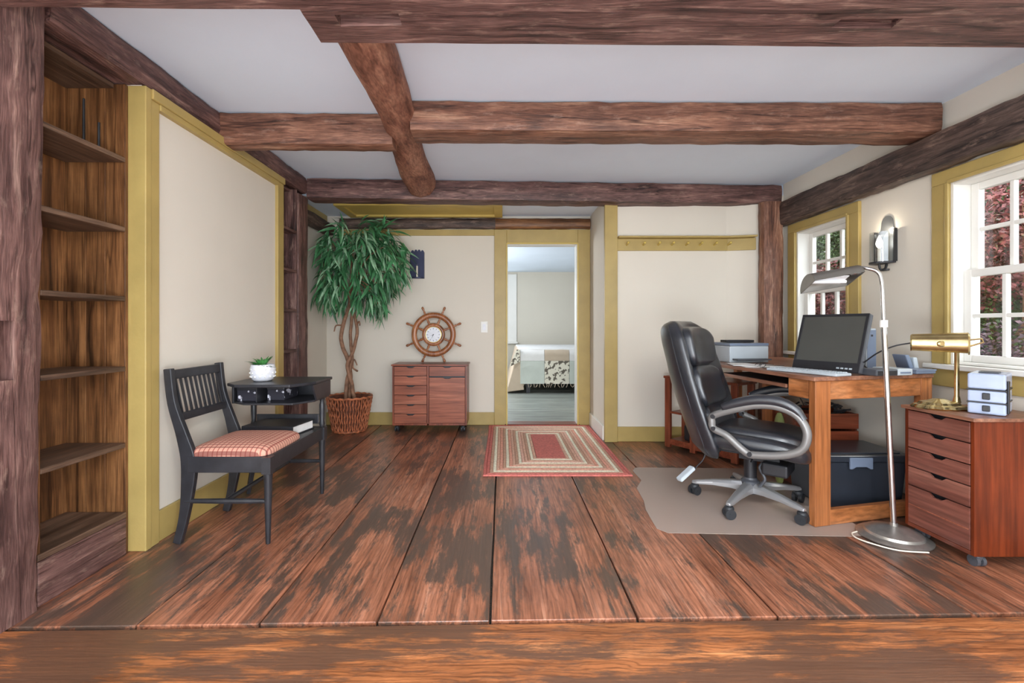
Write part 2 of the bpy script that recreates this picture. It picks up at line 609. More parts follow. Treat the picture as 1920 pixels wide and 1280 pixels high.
MAT['wicker_d'] = plain('dark_wicker', lin(98, 52, 34), 0.6, var=0.3, vscale=40)  # basket body, shade in the gaps between strands put into its colour
MAT['brass'] = plain('polished_brass', lin(208, 188, 136), 0.27, metal=1.0, var=0.12, vscale=18)
MAT['iron'] = plain('dark_wrought_iron', lin(58, 58, 60), 0.5, metal=0.5, var=0.1)
MAT['navy'] = plain('navy_tin', lin(56, 60, 88), 0.45, metal=0.3, var=0.08)
MAT['pewter'] = plain('pewter_reflector', lin(150, 154, 158), 0.3, metal=0.8, var=0.08)
MAT['candle'] = plain('ivory_candle', lin(236, 228, 210), 0.5, var=0.02)
MAT['paper'] = plain('white_paper', lin(226, 224, 222), 0.8, var=0.03, vscale=30)
MAT['ceramic'] = plain('white_ceramic', lin(224, 224, 230), 0.3, var=0.03, vscale=20)
MAT['soil'] = plain('dark_moss', lin(84, 72, 56), 0.95, bump=1.0, bscale=120, var=0.3, vscale=60)
MAT['bark'] = plain('brown_bark', lin(142, 104, 80), 0.7, bump=0.6, bscale=50, var=0.2, vscale=24)
MAT['leaf'] = plain('silk_leaf', lin(66, 122, 78), 0.42, var=0.35, vscale=9)
MAT['leaf_b'] = plain('silk_leaf_highlit', lin(134, 172, 136), 0.36, var=0.3, vscale=9)  # paler leaf copy, highlights on the foliage put into its colour
MAT['succulent'] = plain('succulent_leaf', lin(62, 128, 62), 0.4, var=0.3, vscale=40)
MAT['wicker'] = plain('red_brown_wicker', lin(176, 104, 68), 0.5, var=0.3, vscale=30, bump=0.4, bscale=90)
MAT['wheelwood'] = wood('varnished_wheel_wood', 'z', [(0.25, lin(110, 62, 34)), (0.5, lin(164, 102, 62)), (0.75, lin(196, 138, 92))], 0.3, 12, 0.2, 0.05, coat=0.3)
MAT['rubber'] = plain('black_rubber', lin(40, 42, 46), 0.5, var=0.05)
MAT['box_dark'] = plain('black_tote_plastic', lin(46, 50, 58), 0.3, var=0.06)
MAT['clearblue'] = plain('milky_blue_plastic', lin(168, 180, 206), 0.22, var=0.06, vscale=10)
MAT['green_y'] = plain('yellow_green_cloth', lin(150, 158, 92), 0.7, var=0.1)
MAT['ground'] = plain('garden_soil', lin(92, 76, 60), 0.95, bump=0.6, bscale=20, var=0.3, vscale=4)
MAT['quilt_w'] = plain('white_quilt_cotton', lin(232, 230, 226), 0.85, bump=0.2, bscale=60, var=0.02)
MAT['quilt_t'] = plain('tan_quilt_cotton', lin(196, 178, 156), 0.85, bump=0.2, bscale=60, var=0.03)
MAT['quilt_g'] = plain('pale_green_quilt_cotton', lin(204, 210, 200), 0.85, bump=0.2, bscale=60, var=0.03)
MAT['led'] = plain('lamp_diffuser', lin(236, 238, 240), 0.4, var=0.01)

def spotted(name, base, spot, scale, thr):
    m, nt, p = newmat(name)
    tc = N(nt, 'ShaderNodeTexCoord')
    v = N(nt, 'ShaderNodeTexNoise')
    v.inputs['Scale'].default_value = scale
    v.inputs['Detail'].default_value = 3
    nt.links.new(tc.outputs['Object'], v.inputs['Vector'])
    r = ramp(nt, [(thr, base), (thr + 0.03, spot)])
    nt.links.new(v.outputs['Fac'], r.inputs['Fac'])
    nt.links.new(r.outputs['Color'], p.inputs['Base Color'])
    p.inputs['Roughness'].default_value = 0.8
    return m

MAT['floral'] = spotted('floral_print_cotton', lin(232, 226, 208), lin(104, 96, 84), 16, 0.53)
MAT['printbox'] = spotted('black_printed_card', lin(40, 38, 48), lin(206, 204, 214), 26, 0.6)

def checked():
    m, nt, p = newmat('checked_seat_fabric')
    tc = N(nt, 'ShaderNodeTexCoord')
    sp = N(nt, 'ShaderNodeSeparateXYZ')
    nt.links.new(tc.outputs['Object'], sp.inputs[0])
    col = None
    masks = []
    for ax in ('X', 'Y'):
        a = N(nt, 'ShaderNodeMath', operation='MULTIPLY')
        a.inputs[1].default_value = 44.0
        nt.links.new(sp.outputs[ax], a.inputs[0])
        b = N(nt, 'ShaderNodeMath', operation='FRACT')
        nt.links.new(a.outputs[0], b.inputs[0])
        c = N(nt, 'ShaderNodeMath', operation='LESS_THAN')
        c.inputs[1].default_value = 0.26
        nt.links.new(b.outputs[0], c.inputs[0])
        masks.append(c)
    col = mixc(nt, masks[0].outputs[0], lin(214, 158, 136), lin(172, 98, 84))
    f = N(nt, 'ShaderNodeMath', operation='MULTIPLY')
    f.inputs[1].default_value = 0.75
    nt.links.new(masks[1].outputs[0], f.inputs[0])
    col = mixc(nt, f.outputs[0], col, lin(112, 52, 48))
    nt.links.new(col, p.inputs['Base Color'])
    p.inputs['Roughness'].default_value = 0.85
    return m

MAT['check'] = checked()

def glass(name, tint=(1, 1, 1, 1), refl=0.08, rough=0.0):
    m, nt, p = newmat(name)
    nt.nodes.remove(p)
    out = nt.nodes['Material Output']
    t = N(nt, 'ShaderNodeBsdfTransparent')
    t.inputs[0].default_value = tint
    g = N(nt, 'ShaderNodeBsdfGlossy')
    g.inputs['Roughness'].default_value = rough
    mx = N(nt, 'ShaderNodeMixShader')
    mx.inputs[0].default_value = refl
    nt.links.new(t.outputs[0], mx.inputs[1])
    nt.links.new(g.outputs[0], mx.inputs[2])
    nt.links.new(mx.outputs[0], out.inputs[0])
    return m

MAT['glass'] = glass('window_glass', (0.97, 0.98, 0.97, 1), 0.04)
MAT['lampglass'] = glass('curved_lamp_glass', (0.92, 0.94, 0.95, 1), 0.10)

def matplastic():
    m, nt, p = newmat('clear_vinyl_chair_mat')
    out = nt.nodes['Material Output']
    p.inputs['Base Color'].default_value = lin(206, 186, 174)
    p.inputs['Roughness'].default_value = 0.28
    t = N(nt, 'ShaderNodeBsdfTransparent')
    mx = N(nt, 'ShaderNodeMixShader')
    mx.inputs[0].default_value = 0.5
    nt.links.new(t.outputs[0], mx.inputs[1])
    nt.links.new(p.outputs[0], mx.inputs[2])
    nt.links.new(mx.outputs[0], out.inputs[0])
    return m

MAT['vinyl'] = matplastic()

def emit(name, col, strength):
    m, nt, p = newmat(name)
    p.inputs['Base Color'].default_value = col
    p.inputs['Emission Color'].default_value = col
    p.inputs['Emission Strength'].default_value = strength
    return m

MAT['bulb'] = emit('glowing_bulb', (1.0, 0.93, 0.82, 1), 2.5)

def leafmat(name, stops, scale=5.0):
    m, nt, p = newmat(name)
    tc = N(nt, 'ShaderNodeTexCoord')
    n = N(nt, 'ShaderNodeTexNoise')
    n.inputs['Scale'].default_value = scale
    n.inputs['Detail'].default_value = 8
    n.inputs['Roughness'].default_value = 0.7
    nt.links.new(tc.outputs['Object'], n.inputs['Vector'])
    r = ramp(nt, stops)
    nt.links.new(n.outputs['Fac'], r.inputs['Fac'])
    nt.links.new(r.outputs['Color'], p.inputs['Base Color'])
    p.inputs['Roughness'].default_value = 0.5
    return m
MAT['maple'] = leafmat('red_maple_leaf', [(0.36, lin(58, 46, 40)), (0.48, lin(112, 66, 64)), (0.56, lin(160, 84, 84)), (0.64, lin(104, 104, 70)), (0.72, lin(140, 150, 104))])
MAT['plum'] = leafmat('purple_shrub_leaf', [(0.36, lin(46, 40, 44)), (0.52, lin(96, 72, 80)), (0.64, lin(140, 108, 114)), (0.72, lin(84, 100, 70))])
MAT['green1'] = leafmat('green_shrub_leaf', [(0.36, lin(34, 46, 30)), (0.52, lin(78, 100, 56)), (0.66, lin(132, 152, 92))])
MAT['green2'] = leafmat('dark_hedge_leaf', [(0.36, lin(32, 38, 30)), (0.52, lin(62, 72, 50)), (0.66, lin(96, 104, 74))])
# ------------------------------------------------------------------ the room shell
CEIL, RW, BW = 2.33, 2.53, 4.87
Y0 = -1.3

floor = struct(obj('floor', B(-2.35, 2.68, Y0, 4.99, -0.09, -0.022), MAT['grit']))
def edge_y(x):
    return 1.572 + (x + 1.6) * 0.022
seams = [-2.2, -1.29, -0.86, -0.447, -0.045, 0.488, 1.0, 1.72, 2.53]
for i in range(len(seams) - 1):
    a, b = seams[i] + 0.004, seams[i + 1] - 0.004
    bm = NB()
    wob = random.uniform(-0.002, 0.002)
    n = 10
    L, R = [], []
    for k in range(n + 1):
        t = k / n
        L.append((a + 0.004 * noise.noise(Vector((a * 9, t * 6, 1))), edge_y(a) + 0.022 + t * (4.99 - edge_y(a) - 0.022)))
        R.append((b + 0.004 * noise.noise(Vector((b * 9, t * 6, 2))), edge_y(b) + 0.022 + t * (4.99 - edge_y(b) - 0.022)))
    poly = L + R[::-1]
    prism(bm, [(x, y, -0.022 + 0.0) for x, y in poly], (0, 0, 0.022 + wob * 0.5))
    obj('floor_plank', bm, MAT['floor_d' if i in (0, 3, 6, 7) else 'floor'], floor, bevel=0.003)
ys = [None, 1.16, 0.72, 0.27, -0.2, -0.65, Y0]
for i in range(6):
    bm = NB()
    if i == 0:
        prism(bm, [(-2.35, 1.166, -0.022), (2.68, 1.166, -0.022), (2.68, edge_y(2.68), -0.022), (-2.35, edge_y(-2.35), -0.022)], (0, 0, 0.022))
    else:
        box(bm, -2.35, 2.68, ys[i + 1] + 0.006, ys[i], -0.022, 0)
    obj('threshold_plank', bm, MAT['floor_x'], floor, bevel=0.003)

ceiling = struct(obj('ceiling', B(-2.35, 2.68, Y0, 4.12, CEIL, CEIL + 0.14), MAT['ceiling']))
struct(obj('ceiling', B(-2.0, 2.68, 4.12, 4.99, 2.23, 2.47), MAT['ceiling']))

DX0, DX1, DZ = at(950, 0, BW).x, at(1083, 0, BW).x, 1.935
bm = NB()
box(bm, -2.0, DX0, BW, 4.99, 0, 2.23)
box(bm, DX0, DX1, BW, 4.99, DZ, 2.23)
box(bm, DX1, 1.1, BW, 4.99, 0, 2.23)
struct(obj('wall_back', bm, MAT['wall']))
bm = NB()                                              # partition that carries the coat rail
prism(bm, [(0.94, 4.17, 0), (2.05, 4.17, 0), (2.36, 4.10, 0), (2.68, 4.10, 0), (2.68, 4.3, 0), (1.04, 4.3, 0), (1.04, 4.868, 0), (0.94, 4.868, 0)], (0, 0, 2.229))
struct(obj('wall_nook', bm, MAT['wall']))
bm = NB()
box(bm, -2.35, -2.23, Y0, 3.9, 0, CEIL)                 # outer wall behind the shelves
box(bm, -2.23, -2.0, 2.13, 2.2, 0, 2.15)
box(bm, -1.80, -1.69, 2.13, 3.47, 0, 2.18)              # plaster panel
struct(obj('wall_left', bm, MAT['wall']))
struct(obj('wall_left', B(-2.0, -1.88, 3.93, 4.87, 0, 2.229), MAT['wall']))

W1 = (3.305, 3.90)
W2 = (1.96, 2.56)
WZ = (0.84, 1.86)
bm = NB()
xs = (RW, 2.68)
yy = [Y0, W2[0], W2[1], W1[0], W1[1], 4.10]
box(bm, *xs, Y0, W2[0], 0, CEIL)
box(bm, *xs, W2[1], W1[0], 0, CEIL)
box(bm, *xs, W1[1], 4.10, 0, CEIL)
for a in (W1, W2):
    box(bm, *xs, a[0], a[1], 0, WZ[0])
    box(bm, *xs, a[0], a[1], WZ[1], CEIL)
struct(obj('wall_right', bm, MAT['wall']))

def window(name, y0, y1):
    win = thing(name, None, None, (RW, (y0 + y1) / 2, WZ[0]), 0, kind='structure')
    z0, z1 = WZ
    cw = 0.10
    for (a, b, c, d) in ((y0 - cw, y0, z0 - 0.02, z1 + 0.002), (y1, y1 + cw, z0 - 0.02, z1 + 0.002), (y0 - cw, y1 + cw, z1 + 0.002, z1 + 0.076)):
        obj('casing_board', B(RW - 0.024, RW, a, b, c, d), MAT['yellow'], win, bevel=0.004)
    for (a, b, c, d) in ((y0 - 0.014, y0 + 0.008, z0, z1), (y1 - 0.008, y1 + 0.014, z0, z1), (y0, y1, z1 - 0.008, z1 + 0.014)):
        obj('casing_bead', B(RW - 0.034, RW - 0.022, a, b, c, d), MAT['yellow'], win, bevel=0.004)
    obj('sill', B(RW - 0.06, RW + 0.04, y0 - cw - 0.02, y1 + cw + 0.02, z0 - 0.03, z0 - 0.002), MAT['white'], win, bevel=0.005)
    obj('apron', B(RW - 0.02, RW, y0 - cw, y1 + cw, z0 - 0.13, z0 - 0.03), MAT['yellow'], win, bevel=0.004)
    j = NB()
    box(j, RW - 0.01, RW + 0.14, y0, y0 + 0.018, z0, z1)
    box(j, RW - 0.01, RW + 0.14, y1 - 0.018, y1, z0, z1)
    box(j, RW - 0.01, RW + 0.14, y0 + 0.018, y1 - 0.018, z1 - 0.018, z1)
    box(j, RW - 0.01, RW + 0.14, y0 + 0.018, y1 - 0.018, z0, z0 + 0.014)
    obj('jamb', j, MAT['white'], win, bevel=0.003)
    zm = 1.345
    for (xp, za, zb) in ((RW + 0.085, zm - 0.018, z1 - 0.018), (RW + 0.045, z0 + 0.014, zm + 0.018)):
        ya, yb = y0 + 0.019, y1 - 0.019
        st, rl = 0.042, 0.04
        s = NB()
        box(s, xp, xp + 0.035, ya, ya + st, za, zb)
        box(s, xp, xp + 0.035, yb - st, yb, za, zb)
        box(s, xp, xp + 0.035, ya + st, yb - st, za, za + rl)
        box(s, xp, xp + 0.035, ya + st, yb - st, zb - rl, zb)
        sash = obj('sash', s, MAT['white'], win, bevel=0.004)
        gy0, gy1, gz0, gz1 = ya + st, yb - st, za + rl, zb - rl
        for k in (1, 2):
            y = gy0 + (gy1 - gy0) * k / 3
            obj('muntin', B(xp + 0.004, xp + 0.03, y - 0.011, y + 0.011, gz0, gz1), MAT['white'], sash, bevel=0.004)
        zc = (gz0 + gz1) / 2
        obj('muntin', B(xp + 0.005, xp + 0.029, gy0, gy1, zc - 0.011, zc + 0.011), MAT['white'], sash, bevel=0.004)
        for k in range(3):
            for r in range(2):
                obj('pane', B(xp + 0.015, xp + 0.018, gy0 + (gy1 - gy0) * k / 3, gy0 + (gy1 - gy0) * (k + 1) / 3,
                              gz0 + (gz1 - gz0) * r / 2, gz0 + (gz1 - gz0) * (r + 1) / 2), MAT['glass'], sash)
    return win

window('window_1', *W2)
window('window_2', *W1)

# trims
ti = [0]
def trim(bm, mat='yellow', bevel=0.004):
    ti[0] += 1
    return struct(obj('trim_%d' % ti[0], bm, MAT[mat], bevel=bevel))
# doorway
door = thing('door_1', None, None, ((DX0 + DX1) / 2, BW, 0), 0, kind='structure')
c0, c1 = at(927, 0, BW).x, at(1107, 0, BW).x - 0.006
obj('casing_board', B(c0, DX0, BW - 0.022, BW, 0, 2.085), MAT['yellow'], door, bevel=0.004)
obj('casing_board', B(DX1, c1, BW - 0.022, BW, 0, 2.085), MAT['yellow'], door, bevel=0.004)
obj('casing_board', B(DX0, DX1, BW - 0.022, BW, DZ, 2.085), MAT['yellow'], door, bevel=0.004)
for (a, b, c, d) in ((DX0 - 0.006, DX0 + 0.008, 0, DZ), (DX1 - 0.008, DX1 + 0.006, 0, DZ), (DX0, DX1, DZ - 0.008, DZ + 0.008)):
    obj('casing_bead', B(a, b, BW - 0.032, BW - 0.02, c, d), MAT['yellow_b'], door, bevel=0.003)
j = NB()
box(j, DX0, DX0 + 0.012, BW, 5.0, 0, DZ)
box(j, DX1 - 0.012, DX1, BW, 5.0, 0, DZ)
box(j, DX0 + 0.012, DX1 - 0.012, BW, 5.0, DZ - 0.012, DZ)
obj('jamb', j, MAT['white'], door)
obj('sill', B(DX0 - 0.02, DX1 + 0.02, BW - 0.03, 5.0, 0.0, 0.012), MAT['cherry_x'], door, bevel=0.004)

trim(B(-1.74, c0, BW - 0.02, BW, 2.02, 2.085))                       # picture rail under the beam
struct(obj('baseboard_back', B(-1.88, c0, BW - 0.018, BW, 0, 0.135), MAT['yellow'], bevel=0.004))
struct(obj('baseboard_nook', B(1.05, 2.04, 4.152, 4.17, 0, 0.135), MAT['yellow'], bevel=0.004))
struct(obj('baseboard_partition', B(0.922, 0.94, 4.19, 4.84, 0, 0.135), MAT['white'], bevel=0.004))
struct(obj('baseboard_left', B(-1.69, -1.674, 2.21, 3.38, 0, 0.15), MAT['yellow'], bevel=0.004))
trim(B(0.93, 1.046, 4.13, 4.17, 0, 2.229))                            # corner board of the partition
# yellow frame of the plaster panel
trim(B(-1.79, -1.664, 2.1235, 2.16, 0, 2.175))
trim(B(-1.735, -1.668, 2.16, 2.215, 0, 2.13))
trim(B(-1.70, -1.668, 3.385, 3.475, 0, 2.13))
trim(B(-1.70, -1.656, 2.16, 3.475, 2.13, 2.178))
trim(B(-1.70, -1.662, 2.215, 3.385, 2.10, 2.13))
trim(B(-1.88, -1.865, 3.95, 4.85, 2.12, 2.228))                       # board over the rear side beam
# painted ceiling hatch beyond the rear beam
hx0, hx1 = -1.60, 0.0
bm = NB()
box(bm, hx0, hx1, 4.30, 4.36, 2.195, 2.23)
box(bm, hx0, hx1, 4.74, 4.80, 2.195, 2.23)
box(bm, hx0, hx0 + 0.08, 4.36, 4.74, 2.195, 2.23)
box(bm, hx1 - 0.08, hx1, 4.36, 4.74, 2.195, 2.23)
hatch = trim(bm, 'yellow_b')
obj('hatch_panel', B(hx0 + 0.08, hx1 - 0.08, 4.36, 4.74, 2.214, 2.229), MAT['yellow_b'], hatch)

# ------------------------------------------------------------------ timbers
def beam(name, label, p0, p1, wv, hv, mat, cat='beam', **kw):
    return tag(obj(name, hewn(NB(), p0, p1, wv, hv, **kw), MAT[mat], smooth=True, angle=40), label, cat)

NZ = 2.128
def pocket(parent, x0, x1, y0, y1, z, up=0.03):
    b = NB()
    box(b, x0, x1, y0, y1, z - 0.012, z + up)
    return obj('mortise', b, MAT['shelf_x'], parent)

# near girder: front timber the whole width, rear timber from the notch to the right
g = thing('ceiling_girder', 'heavy dark hewn beam across the ceiling nearest the viewer, with mortise pockets', 'beam', (0.3, 1.55, NZ))
def slab_with_pockets(bm, x0, x1, ya, yb, z0, z1, pockets, slope, depth=0.09):
    """timber whose underside has rectangular mortises; y edges drift by slope*x"""
    xs_ = sorted(set([x0, x1] + [p for q in pockets for p in q[:2]] + [round(x0 + (x1 - x0) * i / 30, 4) for i in range(1, 30)]))
    ys_ = sorted(set([0, 1] + [p for q in pockets for p in q[2:4]] + [0.5]))
    def P(x, t, z):
        y = ya + (yb - ya) * t + slope * x
        q = Vector((x, y, z))
        e = 0.007 * noise.noise(q * 5) + 0.004 * noise.noise(q * 17)
        if z == z0:
            z = z + e
        if t in (0, 1):
            y += e * (1 if t else -1)
        return (x, y, z)
    cache = {}
    def V(x, t, z):
        k = (round(x, 5), t, z)
        if k not in cache:
            cache[k] = bm.verts.new(P(x, t, z))
        return cache[k]
    for i in range(len(xs_) - 1):
        a, b = xs_[i], xs_[i + 1]
        for j in range(len(ys_) - 1):
            c, d = ys_[j], ys_[j + 1]
            inside = [q for q in pockets if q[0] <= a and b <= q[1] and q[2] <= c and d <= q[3]]
            zz = z0 + depth if inside else z0
            bm.faces.new([V(a, c, zz), V(b, c, zz), V(b, d, zz), V(a, d, zz)])
            bm.faces.new([V(a, c, z1), V(b, c, z1), V(b, d, z1), V(a, d, z1)])
            if inside:
                q = inside[0]
                for cond, e in ((a == q[0], ((a, c), (a, d))), (b == q[1], ((b, c), (b, d))), (c == q[2], ((a, c), (b, c))), (d == q[3], ((a, d), (b, d)))):
                    if cond:
                        (e1, f1), (e2, f2) = e
                        bm.faces.new([V(e1, f1, z0), V(e2, f2, z0), V(e2, f2, z0 + depth), V(e1, f1, z0 + depth)])
        bm.faces.new([V(a, 0, z0), V(b, 0, z0), V(b, 0, z1), V(a, 0, z1)])
        bm.faces.new([V(a, 1, z0), V(b, 1, z0), V(b, 1, z1), V(a, 1, z1)])
    for x in (x0, x1):
        for j in range(len(ys_) - 1):
            c, d = ys_[j], ys_[j + 1]
            bm.faces.new([V(x, c, z0), V(x, d, z0), V(x, d, z1), V(x, c, z1)])
    return bm
bm = slab_with_pockets(NB(), -2.2, 2.52, 1.40, 1.556, NZ, CEIL - 0.001, [], 0.012)
obj('front_timber', bm, MAT['beam_x'], g, smooth=True)
bm = slab_with_pockets(NB(), -0.69, 2.52, 1.557, 1.74, NZ + 0.002, CEIL - 0.001, [(-0.58, -0.36, 0.12, 0.45), (1.19, 1.41, 0.15, 0.42)], 0.012)
obj('rear_timber', bm, MAT['beam_x'], g, smooth=True)
b = NB()
cyl(b, (1.21, 1.36, 2.175), (1.21, 1.43, 2.175), 0.014, n=12)
obj('peg', b, MAT['shelf_z'], g)

mid_y, mid_y2 = 2.57, 2.63
beam('ceiling_joist', 'brown hewn joist across the ceiling between round log and window wall', (-0.52, 2.56, 2.152), (2.50, 2.585, 2.152), (0, 0.21, 0), (0, 0, CEIL - 2.153), 'beamb_x', seed=3)
beam('ceiling_joist', 'short reddish joist between left wall plate and round log', (-1.68, 2.70, 2.135), (-0.66, 2.72, 2.135), (0, 0.13, 0), (0, 0, CEIL - 2.136), 'beamb_x', seed=5, nseg=20)
beam('ceiling_beam', 'dark hewn beam along the rear edge of the ceiling between two posts', (-1.68, 3.90, 2.150), (2.515, 4.09, 2.150), (0.0, 0.2, 0), (0, 0, CEIL - 2.151), 'beam_x', seed=8, nseg=50)
beam('wall_plate', 'dark hewn wall beam along the top of the left wall above the shelves', (-1.95, 1.692, 2.180), (-1.95, 3.90, 2.180), (0.275, 0, 0), (0, 0, CEIL - 2.181), 'beam_y', seed=11)
beam('wall_plate', 'dark hewn beam along the window wall just above the window casings', (2.43, 1.76, 1.94), (2.43, 4.08, 1.94), (0.1, 0, 0), (0, 0, 0.208), 'dark_y', seed=14)
beam('rear_wall_beam', 'grey-brown beam over the rear wall behind the ficus top', (-1.72, BW - 0.07, 2.088), (-0.075, BW - 0.07, 2.088), (0, 0.069, 0), (0, 0, 0.106), 'dark_x', seed=17)
beam('rear_wall_beam', 'warm orange-brown beam directly above the doorway casing', (-0.074, BW - 0.07, 2.088), (0.93, BW - 0.07, 2.088), (0, 0.069, 0), (0, 0, 0.106), 'shelf_x', seed=18, nseg=16)
beam('side_wall_beam', 'short dark beam receding over the ficus on the left wall', (-1.879, 3.98, 2.01), (-1.879, 4.79, 2.01), (0.12, 0, 0), (0, 0, 0.11), 'dark_y', seed=19, nseg=14)
post = beam('corner_post', 'massive dark timber post at the left edge beside the tall bookcase', (-2.30, 1.47, 0.0), (-2.265, 1.47, 2.33), (0.585, 0.0, 0), (0, 0.22, 0), 'beam_z', 'post', seed=21)
cut = obj('cutter', B(-1.765, -1.5, 1.50, 1.585, 0.865, 1.07), MAT['shelf_z'])
bo = post.modifiers.new('mortise', 'BOOLEAN')
bo.operation = 'DIFFERENCE'
bo.object = cut
bo.solver = 'EXACT'
bpy.context.view_layer.update()
dg = bpy.context.evaluated_depsgraph_get()
pm_ = bpy.data.meshes.new_from_object(post.evaluated_get(dg))
post.modifiers.clear()
post.data = pm_
bpy.data.objects.remove(cut)
obj('mortise_bottom', B(-1.769, -1.762, 1.502, 1.583, 0.867, 1.068), MAT['shelf_z'], post)
beam('corner_post', 'reddish timber post under the rear beam next to window', (2.29, 3.99, 0.0), (2.29, 3.99, 2.148), (0.185, 0, 0), (0, 0.105, 0), 'beamb_z', 'post', seed=23, amp=0.004)
beam('corner_post', 'narrow timber post at the rear left corner beside the ficus', (-1.86, 3.74, 0.0), (-1.86, 3.74, 2.148), (0.19, 0, 0), (0, 0.19, 0), 'beam_z', 'post', seed=25, amp=0.004)

# round log under the ceiling
bm = NB()
n, m = 20, 44
rings = []
pA, pB = Vector((-0.575, 1.765, 2.255)), Vector((-0.69, 3.93, 2.295))
for i in range(m + 1):
    t = i / m
    c = pA.lerp(pB, t)
    c.x += 0.02 * math.sin(t * 5.5)
    r = 0.096 + 0.026 * t + 0.009 * math.sin(t * 7 + 1) + 0.006 * noise.noise(c * 6)
    if t < 0.04:
        r *= 0.9
    ring = []
    for k in range(n):
        a = 2 * math.pi * k / n
        q = c + Vector((math.cos(a) * r, 0, math.sin(a) * r))
        q += Vector((math.cos(a), 0, math.sin(a))) * (0.008 * noise.noise(Vector((k * 0.9, t * 9, 4))))
        if t < 0.16 and q.z < c.z and math.cos(a) < 0.1:      # flat cut tenon cheek near the girder
            q.z = max(q.z, c.z - 0.095)
        q.z = min(q.z, CEIL - 0.001)
        ring.append(bm.verts.new(q))
    rings.append(ring)
for a, b in zip(rings, rings[1:]):
    for k in range(n):
        bm.faces.new([a[k], a[(k + 1) % n], b[(k + 1) % n], b[k]])
bm.faces.new(rings[0][::-1])
bm.faces.new(rings[-1])
MAT['log'] = wood('peeled_log', 'y', [(0.28, lin(84, 50, 38)), (0.45, lin(140, 94, 76)), (0.6, lin(168, 122, 100)), (0.78, lin(196, 152, 126))], 0.65, 14, 0.25, 0.7, spec=0.3)
tag(obj('round_log', bm, MAT['log'], smooth=True, angle=50), 'rough round log joist running lengthwise under the white ceiling', 'log')

# ------------------------------------------------------------------ bookcases built into the left wall
SZ = [1.829, 1.509, 1.189, 0.866, 0.514]
def bookcase(label, y0, y1, xb, xf, base_top, sm, bm_, em):
    t = thing('bookcase', label, 'bookcase', (xf, (y0 + y1) / 2, 0))
    obj('back_panel', B(xb - 0.02, xb, y0, y1, 0, 2.17), MAT[bm_], t)
    # end panel boards
    k = 3
    wd = (xf - 0.008 - xb) / k
    for i in range(k):
        obj('end_board', B(xb + i * wd + 0.001, xb + (i + 1) * wd - 0.001, y1 - 0.018 - 0.002 * (i % 2), y1 - 0.001, 0, 2.17), MAT[em], t, bevel=0.002)
    obj('near_end_panel', B(xb, xf - 0.008, y0, y0 + 0.015, 0, 2.17), MAT[em], t)
    obj('top_board', B(xb, xf - 0.06, y0 + 0.015, y1 - 0.021, 2.15, 2.17), MAT[sm], t)
    for z in SZ:
        b = NB()
        box(b, xb, xf - 0.004, y0 + 0.015, y1 - 0.021, z - 0.022, z)
        obj('shelf', b, MAT[sm], t, bevel=0.003)
    obj('base_shelf', B(xb, xf, y0 + 0.001, y1 - 0.021, base_top - 0.025, base_top), MAT[sm], t, bevel=0.003)
    obj('base_board', B(xf - 0.03, xf, y0 + 0.001, y1 - 0.021, 0, base_top - 0.026), MAT['beam_y'], t, bevel=0.004)
    return t
bk = bookcase('tall narrow old pine bookcase set beside the massive corner post', 1.70, 2.122, -2.015, -1.735, 0.195, 'shelfb_y', 'shelf_z', 'shelf_z')
b = NB()
tube(b, [(-1.93, 2.098, 1.83), (-1.93, 2.098, 2.10)], 0.005, 6)
tube(b, [(-1.93, 2.098, 1.86), (-1.86, 2.098, 1.86)], 0.005, 6)
tube(b, [(-1.86, 2.098, 1.835), (-1.86, 2.098, 1.99)], 0.005, 6)
obj('iron_strap', b, MAT['iron'], bk, smooth=True)
bookcase('slim reddish wooden shelves between white panel and rear post', 3.478, 3.735, -1.90, -1.675, 0.195, 'beam_y', 'beam_z', 'beam_z')
# ------------------------------------------------------------------ black gossip bench (left)
gb = thing('telephone_bench', 'black painted telephone bench with slatted back, checked seat and side table', 'bench', (-1.36, 2.55, 0))
YN, YF = 2.205, 2.865                    # near and far leg lines
XB, XFR = -1.575, -1.135                 # rear and front leg lines
def back_leg(y):
    b = NB()
    pts = spline([(-1.575, y, 0.0), (-1.545, y, 0.12), (-1.525, y, 0.26), (-1.52, y, 0.40), (-1.55, y, 0.52), (-1.60, y, 0.68), (-1.62, y, 0.845)], 5)
    r = []
    m = len(pts)
    rings = []
    for i, p in enumerate(pts):
        t = i / (m - 1)
        hw = 0.019 + 0.016 * math.exp(-((t - 0.48) / 0.22) ** 2)
        z = p.z
        tan = (pts[min(i + 1, m - 1)] - pts[max(i - 1, 0)]).normalized()
        nx = Vector((tan.z, 0, -tan.x))
        q = [p - nx * hw + Vector((0, -0.014, 0)), p + nx * hw + Vector((0, -0.014, 0)), p + nx * hw + Vector((0, 0.014, 0)), p - nx * hw + Vector((0, 0.014, 0))]
        rings.append([b.verts.new(v) for v in q])
    for a, c in zip(rings, rings[1:]):
        for k in range(4):
            b.faces.new([a[k], a[(k + 1) % 4], c[(k + 1) % 4], c[k]])
    b.faces.new(rings[0][::-1])
    b.faces.new(rings[-1])
    return obj('back_leg', b, MAT['black'], gb, bevel=0.004)
BN, BF = YN + 0.005, 2.60
back_leg(BN)
back_leg(BF)
def rear_short(y):
    b = NB()
    tube(b, [(-1.60, y, 0), (-1.565, y, 0.2), (-1.555, y, 0.42)], [0.016, 0.02, 0.022], 4)
    return obj('leg', b, MAT['black'], gb, bevel=0.003)
rear_short(YF)
for y in (YN, YF):
    b = NB()
    lathe(b, [(0.0105, 0.0), (0.0115, 0.015), (0.019, 0.30), (0.021, 0.34)], (XFR, y, 0), 12)
    box(b, XFR - 0.022, XFR + 0.022, y - 0.022, y + 0.022, 0.34, 0.42)
    obj('leg', b, MAT['black'], gb, smooth=True)
